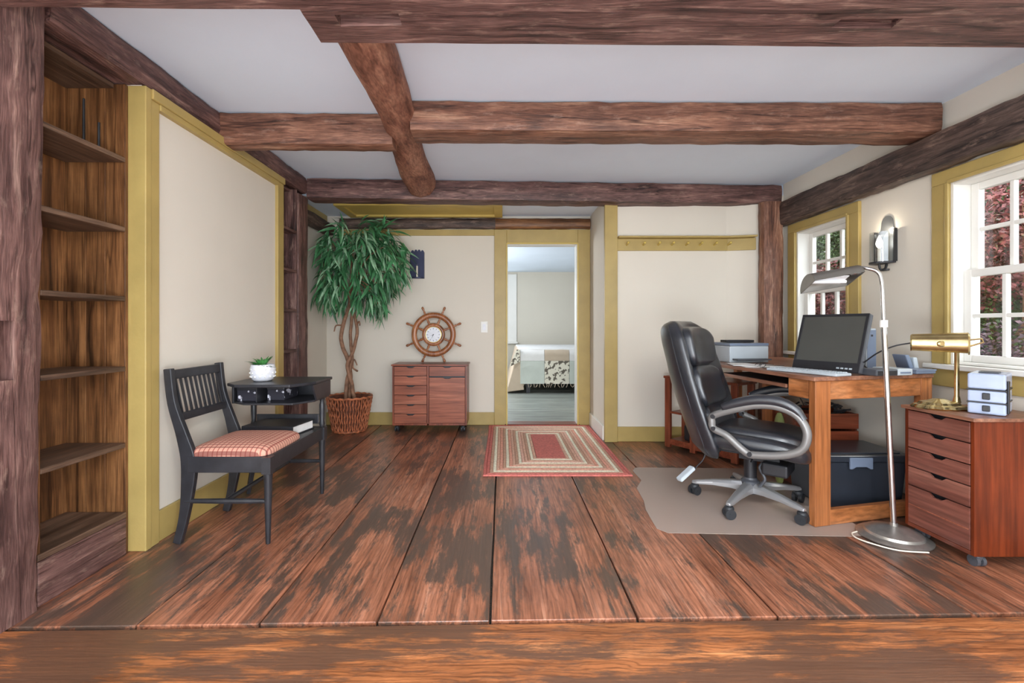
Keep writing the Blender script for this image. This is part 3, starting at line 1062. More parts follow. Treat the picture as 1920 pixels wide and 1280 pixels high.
# rails of the back
for z0, z1, x in ((0.792, 0.838, -1.614), (0.588, 0.626, -1.578)):
    obj('back_rail', B(x - 0.011, x + 0.011, BN + 0.015, BF - 0.015, z0, z1), MAT['black'], gb, bevel=0.004)
for k in range(10):
    y = BN + 0.035 + (BF - BN - 0.07) * k / 9
    b = NB()
    hexa(b, [(-1.584, y - 0.004, 0.624), (-1.574, y - 0.004, 0.624), (-1.574, y + 0.004, 0.624), (-1.584, y + 0.004, 0.624),
             (-1.619, y - 0.004, 0.794), (-1.609, y - 0.004, 0.794), (-1.609, y + 0.004, 0.794), (-1.619, y + 0.004, 0.794)])
    obj('slat', b, MAT['black'], gb)
# seat frame
for (a, b_, c, d) in ((-1.52, -1.155, YN - 0.012, YN + 0.012), (-1.54, -1.155, YF - 0.012, YF + 0.012)):
    obj('apron', B(a, b_, c, d, 0.345, 0.422), MAT['black'], gb, bevel=0.003)
obj('apron', B(XFR - 0.012, XFR + 0.012, YN + 0.02, YF - 0.02, 0.345, 0.422), MAT['black'], gb, bevel=0.003)
obj('apron', B(-1.55, -1.528, YN + 0.02, YF - 0.02, 0.345, 0.422), MAT['black'], gb, bevel=0.003)
obj('seat_board', B(-1.53, -1.147, YN + 0.012, YF - 0.012, 0.405, 0.42), MAT['black'], gb)
b = NB()
blob(b, (-1.335, 2.40, 0.424), (0.20, 0.205, 0.056), 0.7, 0.28, 48, 20, fn=lambda q: Vector((q.x, q.y, max(q.z, -0.003))))
obj('seat_cushion', b, MAT['check'], gb, smooth=True, angle=60)
# stretchers in an H
for y in (YN, YF):
    b = NB()
    tube(b, [(-1.535, y, 0.205), (-1.34, y, 0.205), (XFR, y, 0.205)], [0.011, 0.014, 0.011], 8)
    obj('stretcher', b, MAT['black'], gb, smooth=True)
b = NB()
tube(b, [(-1.34, YN, 0.205), (-1.34, YF, 0.205)], 0.012, 8)
obj('stretcher', b, MAT['black'], gb, smooth=True)
# side table
TZ = 0.725
tb = NB()
prism(tb, [(-1.585, 2.62, TZ - 0.018), (-1.50, 2.545, TZ - 0.018), (-1.19, 2.545, TZ - 0.018), (-1.105, 2.70, TZ - 0.018), (-1.105, 2.96, TZ - 0.018), (-1.585, 2.96, TZ - 0.018)], (0, 0, 0.018))
obj('table_top', tb, MAT['black'], gb, bevel=0.004)
b = NB()
prism(b, [(-1.57, 2.66, 0.60), (-1.48, 2.60, 0.60), (-1.20, 2.60, 0.60), (-1.12, 2.72, 0.60), (-1.12, 2.95, 0.60), (-1.57, 2.95, 0.60)], (0, 0, 0.012))
obj('compartment_floor', b, MAT['black'], gb, bevel=0.003)
obj('compartment_back', B(-1.57, -1.12, 2.936, 2.95, 0.612, TZ - 0.018), MAT['black'], gb)
b = NB()
prism(b, [(-1.12, 2.72, 0.612), (-1.12, 2.936, 0.612), (-1.12, 2.936, TZ - 0.018), (-1.12, 2.66, TZ - 0.018)], (0.012, 0, 0))
obj('compartment_side', b, MAT['black'], gb, bevel=0.002)
obj('compartment_side', B(-1.582, -1.57, 2.66, 2.936, 0.60, TZ - 0.018), MAT['black'], gb, bevel=0.002)
obj('divider', B(-1.425, -1.418, 2.63, 2.936, 0.612, TZ - 0.018), MAT['black'], gb)
for x in (-1.565, -1.135):
    b = NB()
    lathe(b, [(0.014, 0.42), (0.018, 0.44), (0.014, 0.46), (0.017, 0.52), (0.017, 0.56), (0.013, 0.58), (0.018, 0.60)], (x, YF, 0), 12)
    obj('table_post', b, MAT['black'], gb, smooth=True)
obj('shelf_back_rail', B(-1.545, -1.155, YF - 0.006, YF + 0.006, 0.44, 0.50), MAT['black'], gb, bevel=0.003)

# things on the bench
for k, (x, y, lab) in enumerate(((-1.497, 2.76, 'black card box with white print in the bench compartment, nearest the slatted back'), (-1.345, 2.79, 'black printed card box right of the thin divider in the bench compartment'))):
    wdt = 0.06 if k == 0 else 0.05
    bx_ = thing('card_box', lab, 'box', (x, y, 0.6125))
    obj('box_body', B(x - wdt, x + wdt, y - 0.09, y + 0.09, 0.6125, 0.69), MAT['printbox'], bx_, bevel=0.003)
    obj('box_lid', B(x - wdt - 0.002, x + wdt + 0.002, y - 0.092, y + 0.092, 0.675, 0.698), MAT['plastic'], bx_, bevel=0.003)
bd = thing('ring_binder', 'thick black ring binder with white pages lying on the bench shelf behind the seat cushion', 'binder', (-1.33, 2.72, 0.421))
pts = [(-1.50, 2.615), (-1.20, 2.60), (-1.165, 2.82), (-1.47, 2.835)]
prism(b := NB(), [(x, y, 0.421) for x, y in pts], (0, 0, 0.006))
obj('cover', b, MAT['plastic'], bd, bevel=0.002)
prism(b := NB(), [(x, y, 0.472) for x, y in pts], (0, 0, 0.006))
obj('cover', b, MAT['plastic'], bd, bevel=0.002)
prism(b := NB(), [(-1.50, 2.615, 0.427), (-1.20, 2.60, 0.427), (-1.198, 2.606, 0.427), (-1.499, 2.621, 0.427)], (0, 0, 0.045))
obj('spine', b, MAT['plastic'], bd)
prism(b := NB(), [(-1.485, 2.625, 0.428), (-1.205, 2.612, 0.428), (-1.172, 2.81, 0.428), (-1.462, 2.825, 0.428)], (0, 0, 0.043))
obj('pages', b, MAT['paper'], bd)

# ------------------------------------------------------------------ small succulent on the bench table
px, py_ = at(493, 700, 2.73).x, 2.73
sp_ = thing('potted_succulent', 'small spiky succulent in a white dimpled pot on the black bench table', 'plant', (px, py_, TZ + 0.001))
b = NB()
pr = [(0.048, 0.0), (0.060, 0.012), (0.069, 0.045), (0.068, 0.08), (0.062, 0.098), (0.058, 0.098), (0.060, 0.08), (0.0, 0.078)]
lathe(b, pr, (px, py_, TZ + 0.001), 28)
obj('pot', b, MAT['ceramic'], sp_, smooth=True, angle=60)
b = NB()
for r in range(3):
    for k in range(14):
        a = 2 * math.pi * (k + 0.5 * (r % 2)) / 14
        z = 0.028 + 0.022 * r
        rr = 0.0655 + (0.003 if r == 1 else 0.0)
        blob(b, (px + rr * math.cos(a), py_ + rr * math.sin(a), TZ + z), (0.006, 0.006, 0.006), 1, 1, 8, 4)
obj('pot_dimples', b, MAT['white'], sp_, smooth=True)
b = NB()
lathe(b, [(0.058, 0.079), (0.03, 0.086), (0.0, 0.088)], (px, py_, TZ), 20)
obj('soil', b, MAT['soil'], sp_)
def leaf_mesh(name, L, W, mat, droop=0.35, fold=0.25, seg=5):
    """narrow leaf along +x drooping to -z"""
    b = NB()
    rows = []
    for i in range(seg + 1):
        t = i / seg
        wd = W * (math.sin(math.pi * min(1, 0.08 + t * 0.92) ** 0.8)) * 0.5 + 0.0008
        c = Vector((L * (t - 0.15 * droop * t * t), 0, -droop * L * t * t))
        rows.append([b.verts.new(c + Vector((0, -wd, fold * wd))), b.verts.new(c), b.verts.new(c + Vector((0, wd, fold * wd)))])
    for a, c in zip(rows, rows[1:]):
        b.faces.new([a[0], a[1], c[1], c[0]])
        b.faces.new([a[1], a[2], c[2], c[1]])
    for f in b.faces:
        f.smooth = True
    me = bpy.data.meshes.new(name)
    b.to_mesh(me)
    b.free()
    me.materials.append(mat)
    return me
lm = leaf_mesh('succulent_leaf', 0.085, 0.014, MAT['succulent'], 0.25, 0.5)
for i in range(34):
    a = i * 2.399
    el = 0.2 + 1.1 * ((i * 0.618) % 1)
    o = bpy.data.objects.new('leaf', lm)
    C.objects.link(o)
    o.parent = sp_
    o.location = (0.012 * math.cos(a), 0.012 * math.sin(a), 0.082)
    o.rotation_euler = (0, -el, a)
    o.scale = [random.uniform(0.75, 1.1)] * 3

# ------------------------------------------------------------------ ficus tree in a wicker basket
TX, TY = -1.545, 4.60
fx = thing('ficus_tree', 'tall artificial ficus with drooping narrow leaves in a wicker basket', 'tree', (TX, TY, 0))
bm = NB()
n, rows = 96, 44
rings = []
for j in range(rows + 1):
    t = j / rows
    R = 0.155 + 0.058 * t
    ring = []
    for k in range(n):
        a = 2 * math.pi * k / n
        band = (j // 4) % 2
        off = 0.008 * math.sin(36 * a + math.pi * band) * (0.35 + 0.65 * math.sin(math.pi * ((j % 4) + 0.5) / 4)) + 0.002 * noise.noise(Vector((k * 0.5, j * 0.7, 0)))
        if j >= rows - 2:
            off = 0.008
        ring.append(bm.verts.new((TX + (R + off) * math.cos(a), TY + (R + off) * math.sin(a), 0.012 + 0.335 * t)))
    rings.append(ring)
ring = [bm.verts.new((TX + 0.195 * math.cos(2 * math.pi * k / n), TY + 0.195 * math.sin(2 * math.pi * k / n), 0.340)) for k in range(n)]
rings.append(ring)
rings.append([bm.verts.new((TX + 0.185 * math.cos(2 * math.pi * k / n), TY + 0.185 * math.sin(2 * math.pi * k / n), 0.29)) for k in range(n)])
for a, b in zip(rings, rings[1:]):
    for k in range(n):
        bm.faces.new([a[k], a[(k + 1) % n], b[(k + 1) % n], b[k]])
bm.faces.new(rings[0][::-1])
bk_ = obj('basket', bm, MAT['wicker_d'], fx, smooth=True, angle=80)
for k in range(46):
    a = 2 * math.pi * k / 46
    b = NB()
    P = []
    for j in range(17):
        t = j / 16
        R = 0.160 + 0.058 * t + 0.006 * math.sin(math.pi * (j / 2.0 + k))
        a2 = a + 0.02 * math.sin(j * 1.3 + k)
        P.append((TX + R * math.cos(a2), TY + R * math.sin(a2), 0.014 + 0.33 * t))
    tube(b, P, 0.0075, 6)
    obj('wicker_strand', b, MAT['wicker'], bk_, smooth=True, angle=80)
for z, R in ((0.012, 0.160), (0.345, 0.217)):
    b = NB()
    pts = []
    for k in range(72):
        a = 2 * math.pi * k / 72
        pts.append((TX + R * math.cos(a), TY + R * math.sin(a), z + 0.004 * math.sin(18 * a)))
    tube(b, pts, 0.011, 8, closed=True)
    obj('basket_rim', b, MAT['wicker'], bk_, smooth=True)
b = NB()
lathe(b, [(0.184, 0.30), (0.12, 0.315), (0.05, 0.325), (0.0, 0.327)], (TX, TY, 0), 32)
obj('moss', b, MAT['soil'], fx, smooth=True)
def stem(name, pts, r, n=8):
    b = NB()
    P = spline(pts, 6)
    rr = [r[0] + (r[1] - r[0]) * i / (len(P) - 1) for i in range(len(P))]
    P2 = [p + Vector((noise.noise(p * 14), noise.noise(p * 14 + Vector((5, 0, 0))), 0)) * 0.006 for p in P]
    tube(b, P2, rr, n)
    return obj(name, b, MAT['bark'], fx, smooth=True, angle=80)
def W(dx, dy, z):
    return (TX + dx, TY + dy, z)
stem('trunk', [W(-0.01, 0.02, 0.30), W(0.0, 0.02, 0.55), W(-0.02, 0.0, 0.72), W(-0.075, -0.02, 0.90), W(-0.05, -0.02, 1.10), W(0.0, -0.01, 1.25), W(0.01, 0, 1.42)], (0.024, 0.017))
stem('trunk', [W(0.06, -0.03, 0.30), W(0.03, -0.04, 0.50), W(-0.01, -0.03, 0.66), W(0.03, -0.01, 0.78), W(0.075, 0.0, 0.95), W(0.07, 0, 1.08), W(0.03, 0, 1.22), W(0.0, 0, 1.40)], (0.021, 0.015))
stem('trunk', [W(-0.03, -0.03, 0.30), W(-0.02, -0.02, 0.5), W(0.02, 0.01, 0.70), W(0.0, 0.02, 0.95), W(0.02, 0.01, 1.2), W(-0.02, 0.0, 1.42)], (0.020, 0.014))
stem('trunk', [W(0.09, -0.02, 0.60), W(0.04, -0.02, 0.64), W(0.055, -0.03, 0.72), W(0.085, -0.03, 0.66)], (0.010, 0.006), 6)
stem('branch', [W(-0.06, -0.02, 1.06), W(-0.12, -0.04, 1.06), W(-0.14, -0.05, 1.0)], (0.010, 0.006), 6)
stem('branch', [W(0.07, 0.0, 1.06), W(0.11, -0.04, 1.10), W(0.12, -0.06, 1.06)], (0.010, 0.006), 6)
rnd = random.Random(5)
CC = Vector((at(672, 0, 4.5).x, 4.47, 1.66))
anchors = []
tries = 0
while len(anchors) < 150 and tries < 9000:
    tries += 1
    u = Vector((rnd.uniform(-1, 1), rnd.uniform(-1, 1), rnd.uniform(-1, 1)))
    if not 0.35 < u.length < 1:
        continue
    q = CC + Vector((u.x * 0.46, u.y * 0.33, u.z * 0.50))
    if q.z < 1.32 and abs(u.x) < 0.25 and rnd.random() < 0.75:
        continue
    if q.z < 1.42 and u.x > 0.75:
        continue
    if q.z > 2.02 and u.x < 0.15:
        continue
    if q.x < -1.80 or q.y > 4.76 or (q.z > 2.12):
        continue
    if any((q - a).length < 0.075 for a in anchors):
        continue
    anchors.append(q)
for k in range(14):
    q = anchors[k * 10 % len(anchors)]
    base = Vector(W(0, 0, 1.36 + 0.02 * (k % 3)))
    midp = base.lerp(q, 0.5) + Vector((0, 0, 0.10))
    midp.x = max(midp.x, -1.82)
    stem('branch', [base, midp, q], (0.010, 0.004), 6)
LV = [leaf_mesh('ficus_leaf_%d' % i, 0.165 + 0.02 * i, 0.025 + 0.004 * (i % 2), MAT['leaf_b' if i == 2 else 'leaf'], 0.25 + 0.12 * i, 0.3, 5) for i in range(3)]
leaves = []
for q in anchors:
    out = (q - CC)
    out.z *= 0.4
    out.normalize()
    for k in range(rnd.randint(8, 10)):
        d = out * 0.55 + Vector((rnd.uniform(-0.75, 0.75), rnd.uniform(-0.75, 0.75), rnd.uniform(-1.3, -0.15) if q.z < 2.0 else rnd.uniform(-0.8, 0.55)))
        d.normalize()
        p0 = q + Vector((rnd.uniform(-0.03, 0.03), rnd.uniform(-0.03, 0.03), rnd.uniform(-0.05, 0.04)))
        s = rnd.uniform(0.7, 1.1)
        tip = p0 + d * 0.19 * s
        if tip.x < -1.86 or tip.y > 4.845 or tip.z > 2.18 or (tip.x < -1.66 and tip.y < 3.96) or (min(tip.x, p0.x) < -1.73 and max(tip.z, p0.z) > 1.98):
            continue
        # frame: x along d, z as near to up as possible, some roll
        zax = Vector((0, 0, 1)) - d * d.z
        if zax.length < 0.05:
            zax = Vector((1, 0, 0))
        zax.normalize()
        yax = zax.cross(d)
        roll = rnd.uniform(-0.9, 0.9)
        y2 = yax * math.cos(roll) + zax * math.sin(roll)
        z2 = d.cross(y2)
        M = Matrix((d, y2, z2)).transposed().to_4x4()
        M = Matrix.Translation(p0) @ M @ Matrix.Scale(s, 4)
        leaves.append((M, rnd.choice((0, 0, 1, 1, 2))))
leaves.sort(key=lambda e: e[0].translation.y)
inv = WORLD[fx.name].inverted()
for M, k in leaves[:300]:
    o = bpy.data.objects.new('leaf', LV[k])
    C.objects.link(o)
    o.parent = fx
    o.matrix_local = inv @ M
for vi in (0, 2):
    b = NB()
    for M, k in leaves[300:]:
        if (k == 2) != (vi == 2):
            continue
        nv = len(b.verts)
        b.from_mesh(LV[k])
        b.verts.ensure_lookup_table()
        bmesh.ops.transform(b, matrix=M, verts=b.verts[nv:])
    me = bpy.data.meshes.new('foliage')
    b.to_mesh(me)
    b.free()
    me.materials.clear()
    me.materials.append(MAT['leaf_b' if vi == 2 else 'leaf'])
    o = bpy.data.objects.new('foliage', me)
    C.objects.link(o)
    place(o, fx)
    o['kind'] = 'stuff'

# ------------------------------------------------------------------ drawer helper and the two cherry drawer carts
def front_poly(w, h, notch):
    """drawer front outline in (s, z) with a cut hand notch in the top edge"""
    c = w / 2
    return [(0, 0), (w, 0), (w, h), (c + 0.045, h), (c + 0.022, h - notch), (c - 0.022, h - notch), (c - 0.045, h), (0, h)]

def caster(parent, x, y, r=0.028, name='caster', ztop=0.07, mat='rubber'):
    b = NB()
    for s in (-1, 1):
        cyl(b, (x + s * 0.006, y, r), (x + s * 0.020, y, r), r, n=18)
    tube(b, [(x - 0.022, y, r), (x + 0.022, y, r)], 0.006, 8)
    blob(b, (x, y + 0.004, r + 0.016), (0.019, 0.024, 0.018), 0.8, 0.8, 12, 8)
    cyl(b, (x, y + 0.006, r + 0.02), (x, y + 0.006, ztop), 0.007, n=8)
    return obj(name, b, MAT[mat], parent, smooth=True)

# far cabinet
cx0, cx1, cy0, cy1 = at(733, 0, 4.52).x, at(877, 0, 4.52).x, 4.53, 4.845
fc = thing('drawer_cabinet', 'wide cherry wood cabinet on casters with six drawers and a door, under the ship wheel', 'cabinet', ((cx0 + cx1) / 2, 4.69, 0))
zb, zt = 0.065, 0.674
b = NB()
box(b, cx0 + 0.01, cx0 + 0.026, cy0 + 0.004, cy1, zb, zt - 0.016)
box(b, cx1 - 0.026, cx1 - 0.01, cy0 + 0.004, cy1, zb, zt - 0.016)
cm = cx0 + (cx1 - cx0) * 0.478
box(b, cm - 0.01, cm + 0.01, cy0 + 0.004, cy1, zb, zt - 0.016)
box(b, cx0 + 0.026, cx1 - 0.026, cy0 + 0.004, cy1, zb, zb + 0.02)
box(b, cx0 + 0.026, cx1 - 0.026, cy1 - 0.01, cy1, zb + 0.02, zt - 0.016)
obj('body', b, MAT['cherry_z'], fc, bevel=0.002)
obj('top', B(cx0, cx1, cy0 - 0.01, cy1, zt - 0.016, zt), MAT['cherry_x'], fc, bevel=0.003)
obj('interior', B(cx0 + 0.027, cx1 - 0.027, cy0 + 0.03, cy0 + 0.035, zb + 0.02, zt - 0.017), MAT['plastic'], fc)
dw, x0 = cm - 0.013 - (cx0 + 0.029), cx0 + 0.029
hh = (zt - 0.018 - zb - 0.022) / 6
for k in range(6):
    z = zb + 0.022 + k * hh
    b = NB()
    prism(b, [(x0 + s, cy0 + 0.003, z + q) for s, q in front_poly(dw, hh - 0.005, 0.013)], (0, 0.014, 0))
    obj('drawer', b, MAT['cherry_f'], fc, bevel=0.0015)
x0, dw = cm + 0.013, cx1 - 0.029 - (cm + 0.013)
z = zb + 0.022 + 5 * hh - 0.004
b = NB()
prism(b, [(x0 + s, cy0 + 0.003, z + q) for s, q in front_poly(dw, hh - 0.001, 0.012)], (0, 0.014, 0))
obj('drawer', b, MAT['cherry_f'], fc, bevel=0.0015)
b = NB()
prism(b, [(x0 + s, cy0 + 0.003, zb + 0.022 + q) for s, q in front_poly(dw, 5 * hh - 0.02, 0.012)], (0, 0.014, 0))
obj('cabinet_door', b, MAT['cherry_f'], fc, bevel=0.0015)
for x in (cx0 + 0.05, cx1 - 0.05):
    for y in (cy0 + 0.04, cy1 - 0.05):
        caster(fc, x, y, 0.026, ztop=0.066)

# near cabinet at the right, drawers face the chair
kx0, kx1, ky0, ky1 = 2.035, 2.425, 1.965, 2.305
kc = thing('drawer_cabinet', 'cherry drawer cart on casters carrying a brass lamp, beside the window', 'cabinet', (2.23, 2.13, 0))
zb, zt = 0.055, 0.655
b = NB()
box(b, kx0 + 0.004, kx1, ky0, ky0 + 0.017, zb, zt - 0.016)
obj('side_panel', b, MAT['redside'], kc, bevel=0.002)
obj('side_panel', B(kx0 + 0.004, kx1, ky1 - 0.017, ky1, zb, zt - 0.016), MAT['redside'], kc, bevel=0.002)
b = NB()
box(b, kx0 + 0.004, kx1 - 0.01, ky0 + 0.017, ky1 - 0.017, zb, zb + 0.018)
box(b, kx1 - 0.01, kx1, ky0 + 0.017, ky1 - 0.017, zb, zt - 0.016)
obj('body', b, MAT['cherry_y'], kc)
obj('interior', B(kx0 + 0.035, kx0 + 0.04, ky0 + 0.018, ky1 - 0.018, zb + 0.019, zt - 0.017), MAT['plastic'], kc)
obj('top', B(kx0 - 0.012, kx1 + 0.004, ky0 - 0.012, ky1 + 0.008, zt - 0.016, zt), MAT['desktop'], kc, bevel=0.003)
dw, y0 = ky1 - ky0 - 0.040, ky0 + 0.020
hh = (zt - 0.018 - zb - 0.02) / 6
for k in range(5):
    h = hh if k else 2 * hh
    z = zb + 0.02 + (0 if k == 0 else (k + 1) * hh)
    b = NB()
    prism(b, [(kx0 + 0.002, y0 + s, z + q) for s, q in front_poly(dw, h - 0.005, 0.016)], (0.014, 0, 0))
    d_ = obj('drawer', b, MAT['cherry_d'], kc, bevel=0.0015)
    if k == 0:
        obj('drawer_groove', B(kx0 + 0.0005, kx0 + 0.003, y0 + 0.004, y0 + dw - 0.004, z + hh - 0.006, z + hh - 0.002), MAT['cherry_f'], d_)
for x in (kx0 + 0.05, kx1 - 0.05):
    for y in (ky0 + 0.035, ky1 - 0.045):
        caster(kc, x, y, 0.024, ztop=0.056, mat='plastic_g')
# ------------------------------------------------------------------ rear wall things
# ship wheel clock standing on the cabinet
wc = Vector((at(813, 0, 4.74).x, 4.74, 0.966))
sw = thing('ship_wheel_clock', 'wooden ship wheel with a round white clock face standing on the far cabinet', 'clock', (wc.x, wc.y, 0.676))
def ring_xz(c, R, r, flat=1.0, n=64):
    b = NB()
    prof = [(R + r * math.cos(2 * math.pi * i / 12), r * flat * math.sin(2 * math.pi * i / 12)) for i in range(12)]
    vs = []
    for k in range(n):
        a = 2 * math.pi * k / n
        vs.append([b.verts.new((c.x + p * math.cos(a), c.y + q, c.z + p * math.sin(a))) for p, q in prof])
    for k in range(n):
        for i in range(12):
            b.faces.new([vs[k][i], vs[k][(i + 1) % 12], vs[(k + 1) % n][(i + 1) % 12], vs[(k + 1) % n][i]])
    return b
obj('rim', ring_xz(wc, 0.203, 0.029, 0.7), MAT['wheelwood'], sw, smooth=True, angle=80)
obj('hub', ring_xz(wc, 0.098, 0.022, 0.9), MAT['wheelwood'], sw, smooth=True, angle=80)
for k in range(8):
    a = math.radians(22.5 + 45 * k)
    d = Vector((math.cos(a), 0, math.sin(a)))
    b = NB()
    prof = [(0.09, 0.009), (0.14, 0.013), (0.155, 0.009), (0.18, 0.012), (0.225, 0.012), (0.235, 0.009), (0.25, 0.012), (0.262, 0.007), (0.28, 0.012), (0.298, 0.014), (0.308, 0.009), (0.311, 0.003)]
    tube(b, [wc + d * s for s, r in prof], [r for s, r in prof], 10)
    obj('spoke_handle', b, MAT['wheelwood'], sw, smooth=True, angle=60)
b = NB()
RX = Matrix.Rotation(math.pi / 2, 3, 'X')
lathe(b, [(0.0, 0.0), (0.079, 0.0), (0.079, 0.012), (0.0, 0.012)], (wc.x, wc.y - 0.004, wc.z), 40, rot=RX)
dial = obj('dial', b, MAT['ceramic'], sw, smooth=True)
obj('bezel', ring_xz(wc + Vector((0, -0.012, 0)), 0.081, 0.006), MAT['brass'], sw, smooth=True, angle=80)
for k in range(12):
    a = 2 * math.pi * k / 12
    d, s = Vector((math.cos(a), 0, math.sin(a))), Vector((-math.sin(a), 0, math.cos(a)))
    b = NB()
    c = wc + Vector((0, -0.0165, 0))
    prism(b, [c + d * 0.055 - s * 0.002, c + d * 0.069 - s * 0.002, c + d * 0.069 + s * 0.002, c + d * 0.055 + s * 0.002], (0, -0.0015, 0))
    obj('hour_mark', b, MAT['iron'], dial)
for a, L in ((math.radians(205), 0.034), (math.radians(245), 0.05)):
    d, s = Vector((math.cos(a), 0, math.sin(a))), Vector((-math.sin(a), 0, math.cos(a)))
    b = NB()
    c = wc + Vector((0, -0.018, 0))
    prism(b, [c - s * 0.003, c + d * L, c + s * 0.003, c - d * 0.01], (0, -0.002, 0))
    obj('clock_hand', b, MAT['iron'], dial)

# navy tin candle sconce
c = at(783, 496, BW)
cs = thing('candle_sconce', 'navy tin wall sconce with scalloped top and white candle, between ficus and doorway', 'sconce', (c.x, BW, c.z - 0.15))
b = NB()
pts = []
w2, h2 = 0.072, 0.15
top = []
for k in range(25):
    t = k / 24
    x = w2 - 2 * w2 * t
    top.append((c.x + x, BW - 0.002, c.z + h2 - 0.022 + 0.022 * abs(math.sin(math.pi * 4 * t)) ** 0.6 + 0.012 * math.sin(math.pi * t)))
prism(b, [(c.x - w2, BW - 0.002, c.z - h2), (c.x + w2, BW - 0.002, c.z - h2)] + top, (0, -0.004, 0))
obj('back_plate', b, MAT['navy'], cs)
b = NB()
for s in (-1, 1):
    box(b, c.x + s * w2 - 0.003, c.x + s * w2 + 0.003, BW - 0.035, BW - 0.006, c.z - h2, c.z + h2 - 0.02)
obj('side_flange', b, MAT['navy'], cs)
b = NB()
prism(b, [(c.x + w2 * math.cos(math.pi + math.pi * k / 14), BW - 0.006 + 0.055 * math.sin(math.pi + math.pi * k / 14), c.z - h2) for k in range(15)], (0, 0, 0.012))
obj('tray', b, MAT['navy'], cs)
b = NB()
lathe(b, [(0.010, 0.012), (0.010, 0.13), (0.004, 0.135), (0.0015, 0.15), (0, 0.15)], (c.x, BW - 0.032, c.z - h2), 12)
obj('candle', b, MAT['candle'], cs, smooth=True)

# light switch
c = at(908, 613, BW)
ls = thing('light_switch', 'white light switch plate on the rear wall left of the doorway', 'switch', (c.x, BW, c.z - 0.06))
obj('switch_plate', B(c.x - 0.036, c.x + 0.036, BW - 0.006, BW, c.z - 0.058, c.z + 0.058), MAT['white'], ls, bevel=0.002)
obj('toggle', B(c.x - 0.016, c.x + 0.016, BW - 0.010, BW - 0.005, c.z - 0.033, c.z + 0.033), MAT['ceramic'], ls, bevel=0.001)

# coat rail with pegs in the nook
cr = thing('coat_rail', 'mustard painted peg rail with narrow shelf on the nook wall', 'coat rack', (1.6, 4.17, 1.74))
obj('rail_board', B(1.047, 2.05, 4.150, 4.169, 1.742, 1.85), MAT['yellow'], cr, bevel=0.003)
b = NB()
prism(b, [(2.05, 4.150, 1.742), (2.285, 4.097, 1.742), (2.285, 4.116, 1.742), (2.05, 4.169, 1.742)], (0, 0, 0.108))
obj('rail_board', b, MAT['yellow'], cr, bevel=0.003)
b = NB()
prism(b, [(1.047, 4.09, 1.851), (2.05, 4.09, 1.851), (2.27, 4.04, 1.851), (2.27, 4.115, 1.851), (2.05, 4.169, 1.851), (1.047, 4.169, 1.851)], (0, 0, 0.016))
obj('shelf', b, MAT['yellow'], cr, bevel=0.003)
for px in (1177, 1208, 1236, 1262, 1289, 1315, 1342, 1368):
    x = at(px, 0, 4.12).x
    b = NB()
    prof = [(0.0, 0.008), (0.012, 0.007), (0.035, 0.006), (0.045, 0.011), (0.055, 0.012), (0.062, 0.006), (0.063, 0.001)]
    tube(b, [Vector((x, 4.152 - s, 1.793 + 0.25 * s)) for s, r in prof], [r for s, r in prof], 10)
    obj('peg', b, MAT['yellow_b'], cr, smooth=True)

# ------------------------------------------------------------------ braided rug
rx0, rx1, ry0, ry1 = -0.14, 0.915, 3.19, 4.805
rg = thing('braided_rug', 'rectangular braided rug with red, pink and cream bands in front of the doorway', 'rug', ((rx0 + rx1) / 2, (ry0 + ry1) / 2, 0.0))
RC = {'r': lin(208, 118, 108), 's': lin(232, 170, 148), 't': lin(224, 180, 156), 'c': lin(252, 240, 216), 'b': lin(204, 162, 138), 'p': lin(232, 186, 166)}
for k, v in RC.items():
    m, nt, p = newmat('braid_' + k)
    tc = N(nt, 'ShaderNodeTexCoord')
    n_ = N(nt, 'ShaderNodeTexNoise')
    n_.inputs['Scale'].default_value = 70
    n_.inputs['Detail'].default_value = 2
    nt.links.new(tc.outputs['Object'], n_.inputs['Vector'])
    r_ = ramp(nt, [(0.35, tuple(x * 0.8 for x in v[:3]) + (1,)), (0.65, tuple(min(1, x * 1.12) for x in v[:3]) + (1,))])
    nt.links.new(n_.outputs['Fac'], r_.inputs['Fac'])
    nt.links.new(r_.outputs['Color'], p.inputs['Base Color'])
    p.inputs['Roughness'].default_value = 0.95
    MAT['braid_' + k] = m
def rect_ring(x0, x1, y0, y1, wd, z0, h):
    """one braid laid round a rectangle, with a rounded top"""
    b = NB()
    prof = [(0.0, 0.0), (0.04, 0.6), (0.25, 0.95), (0.5, 1.0), (0.75, 0.95), (0.96, 0.6), (1.0, 0.0)]
    rr = []
    for s, hh_ in prof:
        i = s * wd
        ring = []
        for (xa, ya, xb, yb) in ((x0 + i, y0 + i, x1 - i, y0 + i), (x1 - i, y0 + i, x1 - i, y1 - i), (x1 - i, y1 - i, x0 + i, y1 - i), (x0 + i, y1 - i, x0 + i, y0 + i)):
            for k in range(12):
                t = k / 12
                x, y = xa + (xb - xa) * t, ya + (yb - ya) * t
                x += 0.006 * noise.noise(Vector((x * 2.5, y * 2.5, 0)))
                y += 0.006 * noise.noise(Vector((x * 2.5, y * 2.5, 9)))
                ring.append(b.verts.new((x, y, z0 + hh_ * h)))
        rr.append(ring)
    for a, c_ in zip(rr, rr[1:]):
        n = len(a)
        for k in range(n):
            b.faces.new([a[k], a[(k + 1) % n], c_[(k + 1) % n], c_[k]])
    return b
seq = 'rrb c t s b c s t b c p t b c t'.replace(' ', '')
wd = (0.5 * (rx1 - rx0) - 0.115) / len(seq)
for i, k in enumerate(seq):
    d = i * wd
    obj('braid', rect_ring(rx0 + d, rx1 - d, ry0 + d, ry1 - d, wd * 0.99, 0.001, 0.011), MAT['braid_' + k], rg, smooth=True, angle=50)
d = len(seq) * wd
obj('rug_centre', B(rx0 + d, rx1 - d, ry0 + d, ry1 - d, 0.001, 0.011), MAT['braid_r'], rg, bevel=0.003)

